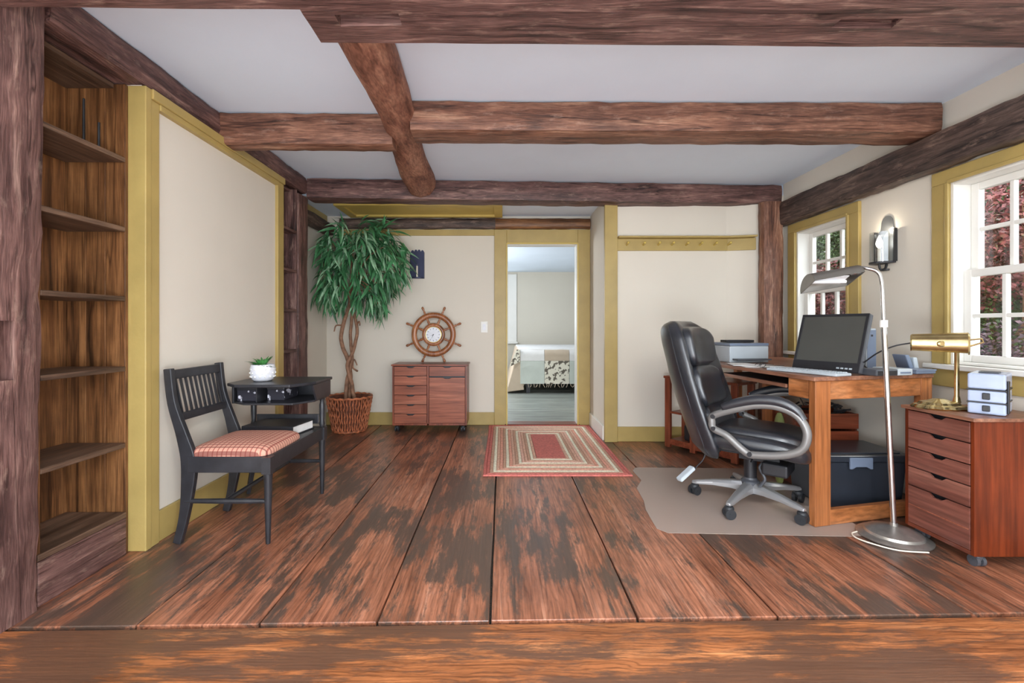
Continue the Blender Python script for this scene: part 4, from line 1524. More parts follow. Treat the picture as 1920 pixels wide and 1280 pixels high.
# ------------------------------------------------------------------ vinyl chair mat
b = NB()
mp_ = [(0.80, 2.36), (0.84, 2.31), (1.74, 2.27), (1.87, 2.29), (1.87, 3.36), (0.98, 3.38), (0.945, 3.30), (0.945, 3.10), (0.87, 2.95), (0.85, 2.74), (0.82, 2.6), (0.81, 2.5)]
prism(b, [(x, y, 0.0015) for x, y in mp_], (0, 0, 0.0025))
tag(obj('chair_mat', b, MAT['vinyl'], bevel=0.001), 'translucent vinyl floor mat beneath the office chair', 'mat')

# ------------------------------------------------------------------ black office chair
OC, OR = Vector((1.465, 2.69, 0.004)), math.radians(-42)
oc = thing('office_chair', 'black leather executive office chair with looped grey armrests on casters', 'chair', OC, OR)
OM = WORLD[oc.name]
def cob(name, b, mat, parent=oc, **kw):
    bmesh.ops.transform(b, matrix=OM, verts=b.verts)
    return obj(name, b, MAT[mat], parent, **kw)
for k in range(5):
    a = math.radians(6 + 72 * k) - OR
    d = Vector((math.cos(a), math.sin(a), 0))
    s = Vector((-d.y, d.x, 0))
    b = NB()
    secs = [(0.03, 0.034, 0.075, 0.135), (0.10, 0.030, 0.082, 0.128), (0.20, 0.024, 0.080, 0.112), (0.29, 0.019, 0.070, 0.094), (0.32, 0.012, 0.070, 0.086)]
    rings = []
    for r, hw, z0, z1 in secs:
        q = d * r
        rings.append([b.verts.new(q + s * u * hw + Vector((0, 0, z))) for u, z in ((-1, z0), (1, z0), (1, z0 + (z1 - z0) * 0.6), (0.55, z1), (-0.55, z1), (-1, z0 + (z1 - z0) * 0.6))])
    for p, q in zip(rings, rings[1:]):
        for i in range(6):
            b.faces.new([p[i], p[(i + 1) % 6], q[(i + 1) % 6], q[i]])
    b.faces.new(rings[0][::-1])
    b.faces.new(rings[-1])
    arm = cob('base_arm', b, 'silver', bevel=0.004)
    b = NB()
    q = d * 0.305
    ca = a + (0.6, -0.4, 0.9, -0.8, 0.2)[k]
    ax = Vector((-math.sin(ca), math.cos(ca), 0))
    for sgn in (-1, 1):
        cyl(b, q + ax * sgn * 0.008 + Vector((0, 0, 0.028)), q + ax * sgn * 0.027 + Vector((0, 0, 0.028)), 0.028, n=20)
    tube(b, [q - ax * 0.029 + Vector((0, 0, 0.028)), q + ax * 0.029 + Vector((0, 0, 0.028))], 0.008, 8)
    blob(b, q + Vector((0, 0, 0.05)), (0.026, 0.026, 0.02), 0.7, 1, 14, 8)
    cyl(b, q + Vector((0, 0, 0.05)), q + Vector((0, 0, 0.078)), 0.010, n=10)
    cob('caster', b, 'rubber', arm, smooth=True)
b = NB()
lathe(b, [(0.046, 0.07), (0.05, 0.09), (0.05, 0.14), (0.038, 0.15), (0.036, 0.16)], (0, 0, 0), 24)
cob('base_hub', b, 'plastic_g', smooth=True)
b = NB()
lathe(b, [(0.034, 0.14), (0.034, 0.27), (0.02, 0.275), (0.02, 0.31)], (0, 0, 0), 24)
cob('gas_cylinder', b, 'plastic', smooth=True)
b = NB()
box(b, -0.16, 0.12, -0.07, 0.07, 0.30, 0.335)
box(b, -0.05, 0.16, -0.05, 0.05, 0.27, 0.30)
cyl(b, (0.03, -0.05, 0.305), (0.05, -0.20, 0.295), 0.005, n=8)
cob('tilt_mechanism', b, 'plastic', bevel=0.006)
b = NB()
box(b, 0.08, 0.21, -0.11, 0.10, 0.215, 0.285)
cob('mechanism_cover', b, 'plastic', bevel=0.012)
b = NB()
tube(b, spline([(0.10, -0.02, 0.29), (0.06, -0.05, 0.24), (0.09, -0.06, 0.18), (0.06, -0.06, 0.13)], 5), 0.008, 8)
cob('control_cable', b, 'plastic_g', smooth=True)
# seat
def bow(q):
    z = q.z
    x = q.x / 0.27
    return Vector((q.x, q.y, z - 0.035 * max(0, x) ** 3 + 0.015 * (q.y / 0.26) ** 2))
b = NB()
blob(b, (0.045, 0, 0.385), (0.275, 0.255, 0.058), 0.55, 0.42, 44, 16, fn=bow)
st = cob('seat', b, 'leather', smooth=True, angle=80)
b = NB()
blob(b, (0.06, 0, 0.43), (0.24, 0.20, 0.045), 0.6, 0.5, 40, 12, fn=bow)
cob('seat_cushion', b, 'leather', st, smooth=True, angle=80)
# backrest
def spine(z):
    t = (z - 0.29) / 0.79
    return -0.19 - 0.235 * t - 0.025 * math.sin(math.pi * t)
def halfw(z):
    t = (z - 0.29) / 0.79
    w_ = 0.23 + 0.062 * math.sin(math.pi * min(1, t * 0.85 + 0.12))
    if t > 0.86:
        w_ *= math.sqrt(max(0.0, 1 - ((t - 0.86) / 0.14) ** 2 * 0.62))
    if t < 0.06:
        w_ *= 0.9 + 0.1 * t / 0.06
    return w_
def thick(z):
    t = (z - 0.29) / 0.79
    k = 1.0
    if t > 0.9:
        k = math.sqrt(max(0.05, 1 - ((t - 0.9) / 0.105) ** 2))
    if t < 0.06:
        k = 0.6 + 0.4 * t / 0.06
    return 0.062 * k
b = NB()
rings = []
nz, nu = 44, 44
for j in range(nz + 1):
    z = 0.29 + 0.79 * j / nz
    xc, hw, th = spine(z), halfw(z), thick(z)
    ring = []
    for k in range(nu):
        a = 2 * math.pi * k / nu
        y = math.copysign(abs(math.sin(a)) ** 0.7, math.sin(a)) * hw
        x = math.copysign(abs(math.cos(a)) ** (0.7 if math.cos(a) > 0 else 1.0), math.cos(a)) * th * (1.0 if math.cos(a) > 0 else 1.75)
        wr = 0.004 * noise.noise(Vector((y * 14, z * 9, 2 if x > 0 else 5)))
        x += 0.10 * (y / 0.29) ** 2 + wr
        ring.append(b.verts.new((xc + x, y, z)))
    rings.append(ring)
for p, q in zip(rings, rings[1:]):
    for k in range(nu):
        b.faces.new([p[k], p[(k + 1) % nu], q[(k + 1) % nu], q[k]])
b.faces.new(rings[0][::-1])
b.faces.new(rings[-1])
br = cob('backrest', b, 'leather', smooth=True, angle=70)
def pad(name, z0, z1, hw, dep, e=0.5):
    b = NB()
    zc, hz = (z0 + z1) / 2, (z1 - z0) / 2
    def fn(q):
        z = zc + q.z
        return Vector((q.x + spine(z) - spine(zc) + 0.10 * (q.y / 0.29) ** 2 + 0.006 * noise.noise(Vector((q.y * 10, z * 14, 3))), q.y, q.z))
    blob(b, (spine(zc) + 0.050, 0, zc), (dep, hw, hz), e, 0.45, 36, 18, fn=fn)
    return cob(name, b, 'leather', br, smooth=True, angle=80)
pad('head_pillow', 0.80, 1.045, 0.205, 0.058)
pad('lumbar_pillow', 0.56, 0.81, 0.205, 0.050)
pad('lower_pillow', 0.40, 0.575, 0.20, 0.045)
for s in (-1, 1):                                      # seam piping at the edge of the rear shell
    b = NB()
    pts = []
    for j in range(30):
        z = 0.31 + 0.74 * j / 29
        y = s * halfw(z) * 0.93
        pts.append((spine(z) - thick(z) * 0.62 + 0.10 * (y / 0.29) ** 2, y, z))
    tube(b, pts, 0.006, 8)
    cob('piping', b, 'leather', br, smooth=True)
# armrests
for s in (-1, 1):
    y = s * 0.292
    loop = [(-0.115, y, 0.548), (-0.01, y, 0.595), (0.10, y, 0.630), (0.20, y, 0.632), (0.285, y, 0.595), (0.325, y, 0.515), (0.30, y, 0.430), (0.21, y, 0.385), (0.09, y, 0.365)]
    loop += [(0.055, y, 0.368), (0.01, y, 0.40), (-0.05, y, 0.448), (-0.115, y, 0.475), (-0.125, y, 0.512)]
    b = NB()
    tube(b, spline(loop, 6, closed=True), 0.020, 10, closed=True, up=(0, 1, 0))
    ar = cob('armrest', b, 'armgrey', smooth=True, angle=80)
    b = NB()
    P = spline([(-0.07, y, 0.597), (0.0, y, 0.628), (0.10, y, 0.657), (0.2, y, 0.659), (0.275, y, 0.628), (0.31, y, 0.58)], 6)
    m = len(P)
    tube(b, P, [0.012 + 0.017 * math.sin(math.pi * min(0.97, 0.06 + i / (m - 1))) ** 0.4 for i in range(m)], 12, up=(0, 1, 0))
    cob('arm_pad', b, 'leather', ar, smooth=True, angle=80)
    for (x, z) in ((-0.115, 0.545), (-0.113, 0.478), (0.07, 0.368)):
        b = NB()
        cyl(b, (x, y + 0.024 * s, z), (x, y - 0.05 * s, z), 0.012, n=14)
        cob('arm_bolt', b, 'plastic', ar, smooth=True)
    b = NB()
    cyl(b, (0.07, y, 0.366), (0.05, s * 0.06, 0.322), 0.013, n=10)
    cob('arm_bracket', b, 'plastic', ar, smooth=True)
# hand control hanging off the back of the seat
b = NB()
tube(b, spline([(-0.215, -0.10, 0.30), (-0.23, -0.12, 0.24), (-0.26, -0.13, 0.20), (-0.275, -0.135, 0.175)], 5), 0.004, 6)
cd = cob('control_cord', b, 'plastic', smooth=True)
b = NB()
hexa(b, [(-0.36, -0.185, 0.10), (-0.325, -0.20, 0.10), (-0.262, -0.145, 0.178), (-0.297, -0.130, 0.178),
         (-0.37, -0.185, 0.118), (-0.335, -0.20, 0.118), (-0.272, -0.145, 0.196), (-0.307, -0.130, 0.196)])
hc = cob('hand_control', b, 'lightgrey', cd, bevel=0.005)
hc['label'] = 'light grey hand control with buttons'

# ------------------------------------------------------------------ desk
dk = thing('desk', 'honey wood computer desk with slide-out keyboard tray by the window', 'desk', (2.0, 3.0, 0.004))
DU = Vector((0.78, 0.18, 0)).normalized()
DO = (1.63, 2.37)
def ob(*a):
    return obox(NB(), DO, DU, *a)
Lr = 0.80
obj('end_leg', ob(0, 0.10, 0, 0.04, 0.0045, 0.765), MAT['desk_z'], dk, bevel=0.004)
obj('end_leg', ob(Lr - 0.08, Lr, 0, 0.04, 0.0045, 0.765), MAT['desk_z'], dk, bevel=0.004)
obj('end_apron', ob(0.10, Lr - 0.08, 0.004, 0.032, 0.665, 0.765), MAT['desk_x'], dk, bevel=0.003)
obj('end_stretcher', ob(0.10, Lr - 0.08, 0.004, 0.036, 0.005, 0.085), MAT['desk_x'], dk, bevel=0.003)
b = NB()
prism(b, [(1.615, 2.355, 0.766), (2.405, 2.537, 0.766), (2.405, 3.90, 0.766), (1.95, 3.93, 0.766), (1.50, 3.36, 0.766), (1.545, 2.92, 0.766)], (0, 0, 0.022))
obj('desk_top', b, MAT['desktop'], dk, bevel=0.003)
b = NB()
prism(b, [(1.63, 2.425, 0.665), (1.655, 2.43, 0.665), (1.63, 2.56, 0.665), (1.605, 2.555, 0.665)], (0, 0, 0.10))
obj('side_apron', b, MAT['desk_y'], dk, bevel=0.003)
b = NB()
prism(b, [(1.615, 2.57, 0.712), (1.95, 2.62, 0.712), (1.93, 3.30, 0.712), (1.555, 3.22, 0.712)], (0, 0, 0.014))
obj('keyboard_tray', b, MAT['plastic'], dk, bevel=0.003)
b = NB()
prism(b, [(1.60, 2.57, 0.704), (1.614, 2.57, 0.704), (1.554, 3.22, 0.704), (1.54, 3.22, 0.704)], (0, 0, 0.022))
obj('tray_edge', b, MAT['desktop'], dk, bevel=0.003)
for (x, y) in ((1.88, 3.25), (2.33, 3.83), (1.97, 3.83)):
    obj('desk_leg', B(x, x + 0.05, y, y + 0.05, 0.001, 0.765), MAT['desk_z'], dk, bevel=0.003)

# low open stand partly under the far end of the desk
sd = thing('low_stand', 'low dark-red open wooden stand behind the office chair', 'stand', (1.6, 3.7, 0))
SU = Vector((0.36, -0.53, 0)).normalized()
SO = (1.42, 3.98)
def so(*a):
    return obox(NB(), SO, SU, *a)
Ls = 0.64
for l in (0.0, 0.24, Ls - 0.05):
    for w_ in (0.0, 0.24):
        if l == 0.24 and w_ > 0:
            continue
        obj('upright', so(l, l + 0.05, w_, w_ + 0.03, 0.004, 0.60), MAT['cherry_z'], sd, bevel=0.002)
obj('stand_top', so(-0.01, Ls + 0.01, -0.006, 0.28, 0.60, 0.622), MAT['cherry_x'], sd, bevel=0.003)
obj('stand_shelf', so(0.05, Ls - 0.05, 0.005, 0.26, 0.30, 0.318), MAT['cherry_x'], sd, bevel=0.002)
obj('stand_base', so(0.05, Ls - 0.05, 0.002, 0.27, 0.03, 0.08), MAT['cherry_x'], sd, bevel=0.002)
tag(obj('black_case', so(0.16, 0.40, 0.03, 0.2, 0.081, 0.22), MAT['plastic'], bevel=0.02), 'small black case on the bottom of the low red stand', 'case')
b = NB()
obox(b, SO, SU, 0.10, 0.26, 0.05, 0.20, 0.623, 0.645)
tag(obj('stapler', b, MAT['plastic'], bevel=0.006), 'flat black gadget on top of the low red stand behind the chair', 'gadget')

# ------------------------------------------------------------------ things on the desk
DT = 0.7885
mr = math.atan2(-0.93, 0.37)
mc = (1.835, 2.60)
mo = thing('monitor', 'black flat computer monitor tilted back on the desk', 'monitor', (mc[0], mc[1], DT), mr)
MM = WORLD[mo.name]
tilt = Matrix.Translation((0, 0, 0.012)) @ Matrix.Rotation(math.radians(-17), 4, 'X')
def mob(name, b, mat, t=True, parent=mo, **kw):
    bmesh.ops.transform(b, matrix=MM @ tilt if t else MM, verts=b.verts)
    return obj(name, b, MAT[mat], parent, **kw)
hw = 0.185
mob('housing', B(-hw, hw, 0, 0.03, 0, 0.335), 'plastic_g', bevel=0.006)
b = NB()
box(b, -hw, hw, -0.006, 0, 0, 0.052)
box(b, -hw, hw, -0.006, 0, 0.32, 0.335)
box(b, -hw, -hw + 0.016, -0.006, 0, 0.052, 0.32)
box(b, hw - 0.016, hw, -0.006, 0, 0.052, 0.32)
bz = mob('bezel', b, 'plastic', bevel=0.002)
MAT['screen'] = plain('dark_screen', lin(72, 72, 68), 0.35, var=0.03)
mob('screen', B(-hw + 0.016, hw - 0.016, -0.003, 0.0, 0.052, 0.32), 'screen')
for k in range(4):
    b = NB()
    box(b, 0.07 + k * 0.022, 0.084 + k * 0.022, -0.009, -0.006, 0.014, 0.022)
    mob('button', b, 'lightgrey', parent=bz)
mob('rear_bulge', B(-0.11, 0.11, 0.03, 0.07, 0.05, 0.27), 'plastic_g', bevel=0.012)
b = NB()
box(b, -0.035, 0.035, 0.055, 0.09, 0.004, 0.14)
mob('stand_neck', b, 'plastic', t=False, bevel=0.006)
b = NB()
lathe(b, [(0.11, 0.0), (0.115, 0.006), (0.09, 0.012), (0.0, 0.014)], (0, 0.09, 0.0005), 28, sy=0.8)
mob('stand_foot', b, 'plastic', t=False, smooth=True)

kb = thing('keyboard', 'light grey computer keyboard lying in front of the monitor', 'keyboard', (1.725, 2.57, DT), mr)
KM = WORLD[kb.name]
b = NB()
box(b, -0.20, 0.20, -0.075, 0.05, 0.001, 0.016)
bmesh.ops.transform(b, matrix=KM, verts=b.verts)
kbody = obj('keyboard_body', b, MAT['lightgrey'], kb, bevel=0.005)
for r in range(5):
    for k in range(15):
        b = NB()
        x, y = -0.187 + k * 0.0252, -0.066 + r * 0.0215
        hexa(b, [(x, y, 0.016), (x + 0.021, y, 0.016), (x + 0.021, y + 0.018, 0.016), (x, y + 0.018, 0.016), (x + 0.003, y + 0.002, 0.021), (x + 0.018, y + 0.002, 0.021), (x + 0.018, y + 0.016, 0.021), (x + 0.003, y + 0.016, 0.021)])
        bmesh.ops.transform(b, matrix=KM, verts=b.verts)
        obj('key', b, MAT['lightgrey'], kbody)

def desk_box(name, label, cat, px, pyb, w_, d_, h, mat, rot=0.15, parts=None, d=None):
    """box whose bottom sits on the desk top at a pixel"""
    dd = d or (H - DT) * F / (pyb - CY)
    p = at(px, pyb, dd)
    t = thing(name, label, cat, (p.x, dd, DT + 0.0005), rot)
    b = NB()
    box(b, -w_ / 2, w_ / 2, 0, d_, 0, h)
    bmesh.ops.transform(b, matrix=WORLD[t.name], verts=b.verts)
    o = obj('casing', b, MAT[mat], t, bevel=min(0.006, h * 0.2))
    if parts:
        for (nm, bx_, mt) in parts:
            b = B(*bx_)
            bmesh.ops.transform(b, matrix=WORLD[t.name], verts=b.verts)
            obj(nm, b, MAT[mt], t, bevel=0.001)
    return t
desk_box('external_drive', 'black oblong drive on the desk near the floor lamp pole', 'drive', 1664, 705, 0.14, 0.10, 0.035, 'plastic_g', 0.2,
         [('front_panel', (-0.06, 0.06, -0.003, 0, 0.006, 0.028), 'plastic')])
desk_box('network_router', 'pale grey flat router on the desk right of the floor lamp pole', 'router', 1698, 704, 0.10, 0.14, 0.036, 'lightgrey', 0.2,
         [('vent', (-0.035, 0.035, -0.002, 0, 0.01, 0.02), 'bluegrey')])
desk_box('flat_box', 'thin blue-grey box at the right end of the desk top', 'box', 1737, 701, 0.14, 0.10, 0.022, 'bluegrey', 0.22,
         [('lid', (-0.072, 0.072, -0.002, 0.102, 0.016, 0.024), 'bluegrey')])
desk_box('computer_tower', 'slim pale grey computer unit standing upright behind the monitor', 'computer', 1634, 690, 0.055, 0.20, 0.25, 'lightgrey', -0.15,
         [('front_panel', (-0.024, 0.024, -0.004, 0, 0.01, 0.24), 'bluegrey'), ('power_button', (-0.006, 0.006, -0.006, -0.004, 0.2, 0.212), 'plastic')], d=2.78)
desk_box('speaker_box', 'dark upright computer speaker between monitor and grey tower', 'speaker', 1606, 690, 0.045, 0.10, 0.235, 'plastic_g', -0.15,
         [('speaker_grille', (-0.018, 0.018, -0.003, 0, 0.08, 0.225), 'plastic')], d=2.84)
pr_ = desk_box('printer', 'grey printer at the far end of the desk behind the chair', 'printer', 1405, 681, 0.30, 0.30, 0.12, 'lightgrey', 0.1,
         [('paper_tray', (-0.13, 0.13, -0.06, 0.0, 0.02, 0.03), 'plastic_g'), ('scanner_lid', (-0.15, 0.15, 0.0, 0.30, 0.122, 0.14), 'bluegrey'), ('feeder', (-0.10, 0.12, 0.12, 0.2, 0.142, 0.16), 'plastic')], d=3.3)
pp = thing('paper_stack', 'loose white papers spread on the desk left of the keyboard', 'papers', (1.66, 2.95, DT))
rnd = random.Random(3)
for k in range(5):
    b = NB()
    cxp, cyp, ro = 1.66 + rnd.uniform(-0.05, 0.06), 2.98 + rnd.uniform(-0.12, 0.12), rnd.uniform(-0.6, 0.6)
    u = Vector((math.cos(ro), math.sin(ro), 0))
    obox(b, (cxp, cyp), u, -0.07, 0.07, -0.1, 0.1, DT + 0.0008 + 0.0016 * k, DT + 0.0022 + 0.0016 * k)
    obj('sheet', b, MAT['paper'], pp)
gl = thing('eyeglasses', 'dark-rimmed eyeglasses lying on the papers on the desk', 'glasses', (1.63, 2.93, DT + 0.012))
for s in (-1, 1):
    b = NB()
    tube(b, [(1.66 + 0.012 * math.sin(2 * math.pi * k / 16), 2.93 + s * 0.03 + 0.024 * math.cos(2 * math.pi * k / 16), DT + 0.014 + 0.012 * math.sin(2 * math.pi * k / 16)) for k in range(16)], 0.002, 6, closed=True)
    obj('rim', b, MAT['plastic'], gl, smooth=True)
    b = NB()
    tube(b, [(1.66, 2.93 + s * 0.054, DT + 0.016), (1.74, 2.93 + s * 0.056, DT + 0.014), (1.78, 2.93 + s * 0.056, DT + 0.013)], 0.0018, 6)
    obj('temple', b, MAT['plastic'], gl, smooth=True)
ph = thing('phone_holder', 'blue and silver slanted phone holder at the window end of the desk', 'holder', (2.37, 2.60, DT))
b = NB()
prism(b, [(2.335, 2.60, DT + 0.001), (2.36, 2.60, DT + 0.001), (2.325, 2.60, DT + 0.10), (2.30, 2.60, DT + 0.10)], (0, 0.09, 0))
obj('back_plate', b, MAT['bluegrey'], ph, bevel=0.004)
b = NB()
prism(b, [(2.362, 2.605, DT + 0.001), (2.392, 2.605, DT + 0.001), (2.375, 2.605, DT + 0.085), (2.352, 2.605, DT + 0.085)], (0, 0.08, 0))
obj('handset', b, MAT['lightgrey'], ph, bevel=0.005)

# ------------------------------------------------------------------ chrome floor lamp
fl = (1.945, 2.262)
lp = thing('floor_lamp', 'chrome floor lamp with a horizontal metal shade and round base', 'lamp', (fl[0], fl[1], 0.004))
b = NB()
lathe(b, [(0.150, 0.005), (0.152, 0.012), (0.146, 0.016), (0.12, 0.022), (0.116, 0.034), (0.108, 0.038), (0.06, 0.052), (0.03, 0.058), (0.016, 0.062), (0.016, 0.075), (0, 0.076)], (fl[0], fl[1], 0), 40)
obj('base', b, MAT['steel'], lp, smooth=True, angle=25)
top = Vector((fl[0] - 0.035, fl[1] + 0.03, 1.27))
b0 = Vector((fl[0], fl[1], 0.06))
mid = b0.lerp(top, 0.83)
b = NB()
cyl(b, b0, mid, 0.0125, n=16)
obj('pole', b, MAT['chrome'], lp, smooth=True)
b = NB()
cyl(b, mid - Vector((0, 0, 0.018)), mid + Vector((0, 0, 0.018)), 0.017, n=16)
obj('collar', b, MAT['white'], lp, smooth=True)
b = NB()
e = at(1602, 502, 2.36)
P = spline([mid, mid.lerp(top, 0.5), top, top + Vector((-0.012, 0.01, 0.055)), top + Vector((-0.055, 0.03, 0.078)), e + Vector((0.02, 0, 0.0))], 8)
tube(b, P, 0.0085, 12)
obj('upper_pole', b, MAT['chrome'], lp, smooth=True)
# shade: arched metal trough
s0, s1 = at(1604, 512, 2.38), at(1514, 528, 2.42)
ax = (s1 - s0)
ax.z = 0
Ls_ = ax.length
ax.normalize()
sd0 = Vector((-ax.y, ax.x, 0))
if sd0.y > 0:
    sd0 = -sd0
roll = math.radians(20)
sd_ = sd0 * math.cos(roll) + Vector((0, 0, math.sin(roll)))       # near edge lifted
uz_ = Vector((0, 0, math.cos(roll))) - sd0 * math.sin(roll)
b = NB()
def arc(r, s, w0, h0):
    return [(w0 * math.cos(math.pi * k / 12), h0 * math.sin(math.pi * k / 12)) for k in range(13)]
rings = []
for t, k in ((0, 1), (0.3, 1), (1.0, 1)):
    c = s0.lerp(s1, t) - Vector((0, 0, 0.03))
    o_ = [c + sd_ * u * 0.085 + uz_ * (v * 0.068) for u, v in arc(0, 0, 1, 1)]
    i_ = [c + sd_ * u * 0.081 + uz_ * (v * 0.064) for u, v in arc(0, 0, 1, 1)][::-1]
    rings.append([b.verts.new(p) for p in o_ + i_])
for p, q in zip(rings, rings[1:]):
    n = len(p)
    for k in range(n):
        b.faces.new([p[k], p[(k + 1) % n], q[(k + 1) % n], q[k]])
n = len(rings[0])
for rg_ in (rings[0], rings[-1]):
    for k in range(12):
        b.faces.new([rg_[k], rg_[k + 1], rg_[n - 2 - k], rg_[n - 1 - k]])
shd = obj('shade', b, MAT['shade'], lp, smooth=True, angle=40)
for c in (s0, s1):
    b = NB()
    c = c - Vector((0, 0, 0.03))
    prism(b, [c + sd_ * u * 0.083 + uz_ * (v * 0.066) for u, v in arc(0, 0, 1, 1)], ax * 0.003 * (1 if c is s0 else -1))
    obj('end_cap', b, MAT['shade'], shd)
b = NB()
m_ = s0.lerp(s1, 0.55) - Vector((0, 0, 0.012))
prism(b, [m_ + ax * 0.075 + sd_ * 0.045, m_ - ax * 0.075 + sd_ * 0.045, m_ - ax * 0.075 - sd_ * 0.045, m_ + ax * 0.075 - sd_ * 0.045], (0, 0, 0.004))
obj('reflector', b, MAT['led'], shd)
b = NB()
cyl(b, m_ - ax * 0.08 - Vector((0, 0, 0.008)), m_ + ax * 0.08 - Vector((0, 0, 0.008)), 0.009, n=12)
obj('tube_bulb', b, MAT['led'], shd, smooth=True)
b = NB()
blob(b, s0.lerp(s1, -0.02) + Vector((0, 0, 0.005)), (0.03, 0.02, 0.018), 0.6, 0.6, 16, 10)
obj('swivel_joint', b, MAT['chrome'], lp, smooth=True)
b = NB()
P = spline([(fl[0] - 0.14, fl[1] + 0.05, 0.010), (fl[0] - 0.185, fl[1] + 0.03, 0.009), (fl[0] - 0.20, fl[1] - 0.02, 0.009), (fl[0] - 0.17, fl[1] - 0.08, 0.009), (fl[0] - 0.10, fl[1] - 0.145, 0.009), (fl[0] + 0.02, fl[1] - 0.165, 0.009)], 6)
tube(b, P, 0.0035, 8)
obj('power_cord', b, MAT['candle'], lp, smooth=True)

# ------------------------------------------------------------------ brass desk lamp
bl = (2.115, 2.205)
bt = thing('desk_lamp', 'brass piano lamp with a cylinder shade on the cherry drawer cart', 'lamp', (bl[0], bl[1], 0.656))
b = NB()
prof = [(0.105, 0.0), (0.11, 0.006), (0.10, 0.016), (0.085, 0.02), (0.075, 0.03), (0.045, 0.036), (0.025, 0.044), (0.0, 0.046)]
rings = []
for r, z in prof:
    if r == 0:
        rings.append([b.verts.new((bl[0], bl[1], 0.656 + z))])
        continue
    rings.append([b.verts.new((bl[0] + r * (1 + 0.05 * math.cos(12 * 2 * math.pi * k / 72)) * math.cos(2 * math.pi * k / 72), bl[1] + 0.82 * r * (1 + 0.05 * math.cos(12 * 2 * math.pi * k / 72)) * math.sin(2 * math.pi * k / 72), 0.656 + z)) for k in range(72)])
for p, q in zip(rings, rings[1:]):
    for k in range(72):
        if len(q) == 1:
            b.faces.new([p[k], p[(k + 1) % 72], q[0]])
        else:
            b.faces.new([p[k], p[(k + 1) % 72], q[(k + 1) % 72], q[k]])
b.faces.new(rings[0][::-1])
obj('base', b, MAT['brass'], bt, smooth=True, angle=30)
sx = at(1796, 0, 2.2).x
b = NB()
lathe(b, [(0.016, 0.025), (0.012, 0.05), (0.0095, 0.06), (0.0095, 0.27), (0.013, 0.275), (0.013, 0.285)], (sx, bl[1], 0.656), 16)
obj('stem', b, MAT['brass'], bt, smooth=True)
A_, Z_ = at(1707, 643, 2.26), at(1818, 645, 2.12)
ax = (Z_ - A_)
ln = ax.length
ax.normalize()
side = ax.cross(Vector((0, 0, 1))).normalized()
up_ = side.cross(ax)
b = NB()
rings = []
for t, r in ((0, 0.040), (0.03, 0.046), (0.06, 0.046), (0.5, 0.050), (0.94, 0.054), (0.97, 0.055), (1, 0.050)):
    c = A_ + ax * ln * t
    o_, i_ = [], []
    for k in range(25):
        a = math.radians(-50 + 280 * k / 24)
        dv = side * math.cos(a) + up_ * math.sin(a)
        o_.append(b.verts.new(c + dv * r))
        i_.append(b.verts.new(c + dv * (r - 0.003)))
    rings.append(o_ + i_[::-1])
for p, q in zip(rings, rings[1:]):
    n = len(p)
    for k in range(n):
        b.faces.new([p[k], p[(k + 1) % n], q[(k + 1) % n], q[k]])
n = len(rings[0])
for rg_ in (rings[0], rings[-1]):
    for k in range(24):
        b.faces.new([rg_[k], rg_[k + 1], rg_[n - 2 - k], rg_[n - 1 - k]])
bs = obj('lamp_shade', b, MAT['brass'], bt, smooth=True, angle=40)
for (c, r, s) in ((A_, 0.039, 1), (Z_, 0.050, -1)):
    b = NB()
    prism(b, [c + (side * math.cos(2 * math.pi * k / 24) + up_ * math.sin(2 * math.pi * k / 24)) * r for k in range(24)], ax * s * 0.004)
    obj('shade_end', b, MAT['brass'], bs)
b = NB()
c = A_ + ax * ln * 0.62 - side * 0.052
blob(b, A_ + ax * ln * 0.55 - (side if side.y > 0 else -side) * 0.048, (0.025, 0.008, 0.014), 0.8, 0.8, 16, 8)
obj('cartouche', b, MAT['brass'], bs, smooth=True)
b = NB()
tube(b, spline([A_ + Vector((0.0, 0.0, 0.0)), A_ + Vector((-0.05, 0.03, -0.015)), A_ + Vector((-0.09, 0.08, -0.05)), A_ + Vector((-0.10, 0.15, -0.10)), Vector((A_.x - 0.02, 2.53, DT + 0.05)), Vector((A_.x + 0.05, 2.55, DT + 0.004))], 6), 0.0035, 8)
obj('power_cord', b, MAT['plastic'], bt, smooth=True)
b = NB()
tube(b, [Z_ + ax * 0.0 + up_ * 0.02, Z_ + ax * 0.04 + up_ * 0.026, Z_ + ax * 0.045 + up_ * 0.01, Z_ - up_ * 0.01], 0.004, 8)
obj('switch_key', b, MAT['brass'], bt, smooth=True)

# ------------------------------------------------------------------ tiered plastic case on the cart
pc0 = Vector((at(1812, 0, 2.085).x, 2.085, 0))
pc1 = Vector((at(1888, 0, 1.985).x, 1.985, 0))
u = (pc1 - pc0)
wl = u.length
pcs = thing('storage_case', 'stacked milky blue plastic storage case with black clasps on the drawer cart', 'case', ((pc0.x + pc1.x) / 2, (pc0.y + pc1.y) / 2, 0.656))
def pb(*a):
    return obox(NB(), pc0, u, *a)
for (z0, z1, nm) in ((0.6565, 0.707, 'tray'), (0.7095, 0.763, 'tray'), (0.769, 0.838, 'lid')):
    o_ = obj(nm, pb(0.002, wl - 0.002, 0.002, 0.20, z0, z1), MAT['clearblue'], pcs, bevel=0.008, seg=3)
    if nm == 'tray':
        obj('clasp', pb(wl * 0.40, wl * 0.60, -0.006, 0.002, z0 + 0.014, z1 - 0.010), MAT['plastic'], o_, bevel=0.003)
for z in (0.7065, 0.763):
    obj('seal_band', pb(0, wl, 0, 0.202, z, z + 0.0055), MAT['plastic'], pcs, bevel=0.001)
b = pb(wl - 0.001, wl + 0.006, 0.012, 0.045, 0.665, 0.81)
obj('side_clamp', b, MAT['plastic'], pcs, bevel=0.004)
obj('handle', pb(0.03, wl - 0.03, 0.06, 0.14, 0.838, 0.843), MAT['plastic_g'], pcs, bevel=0.003)

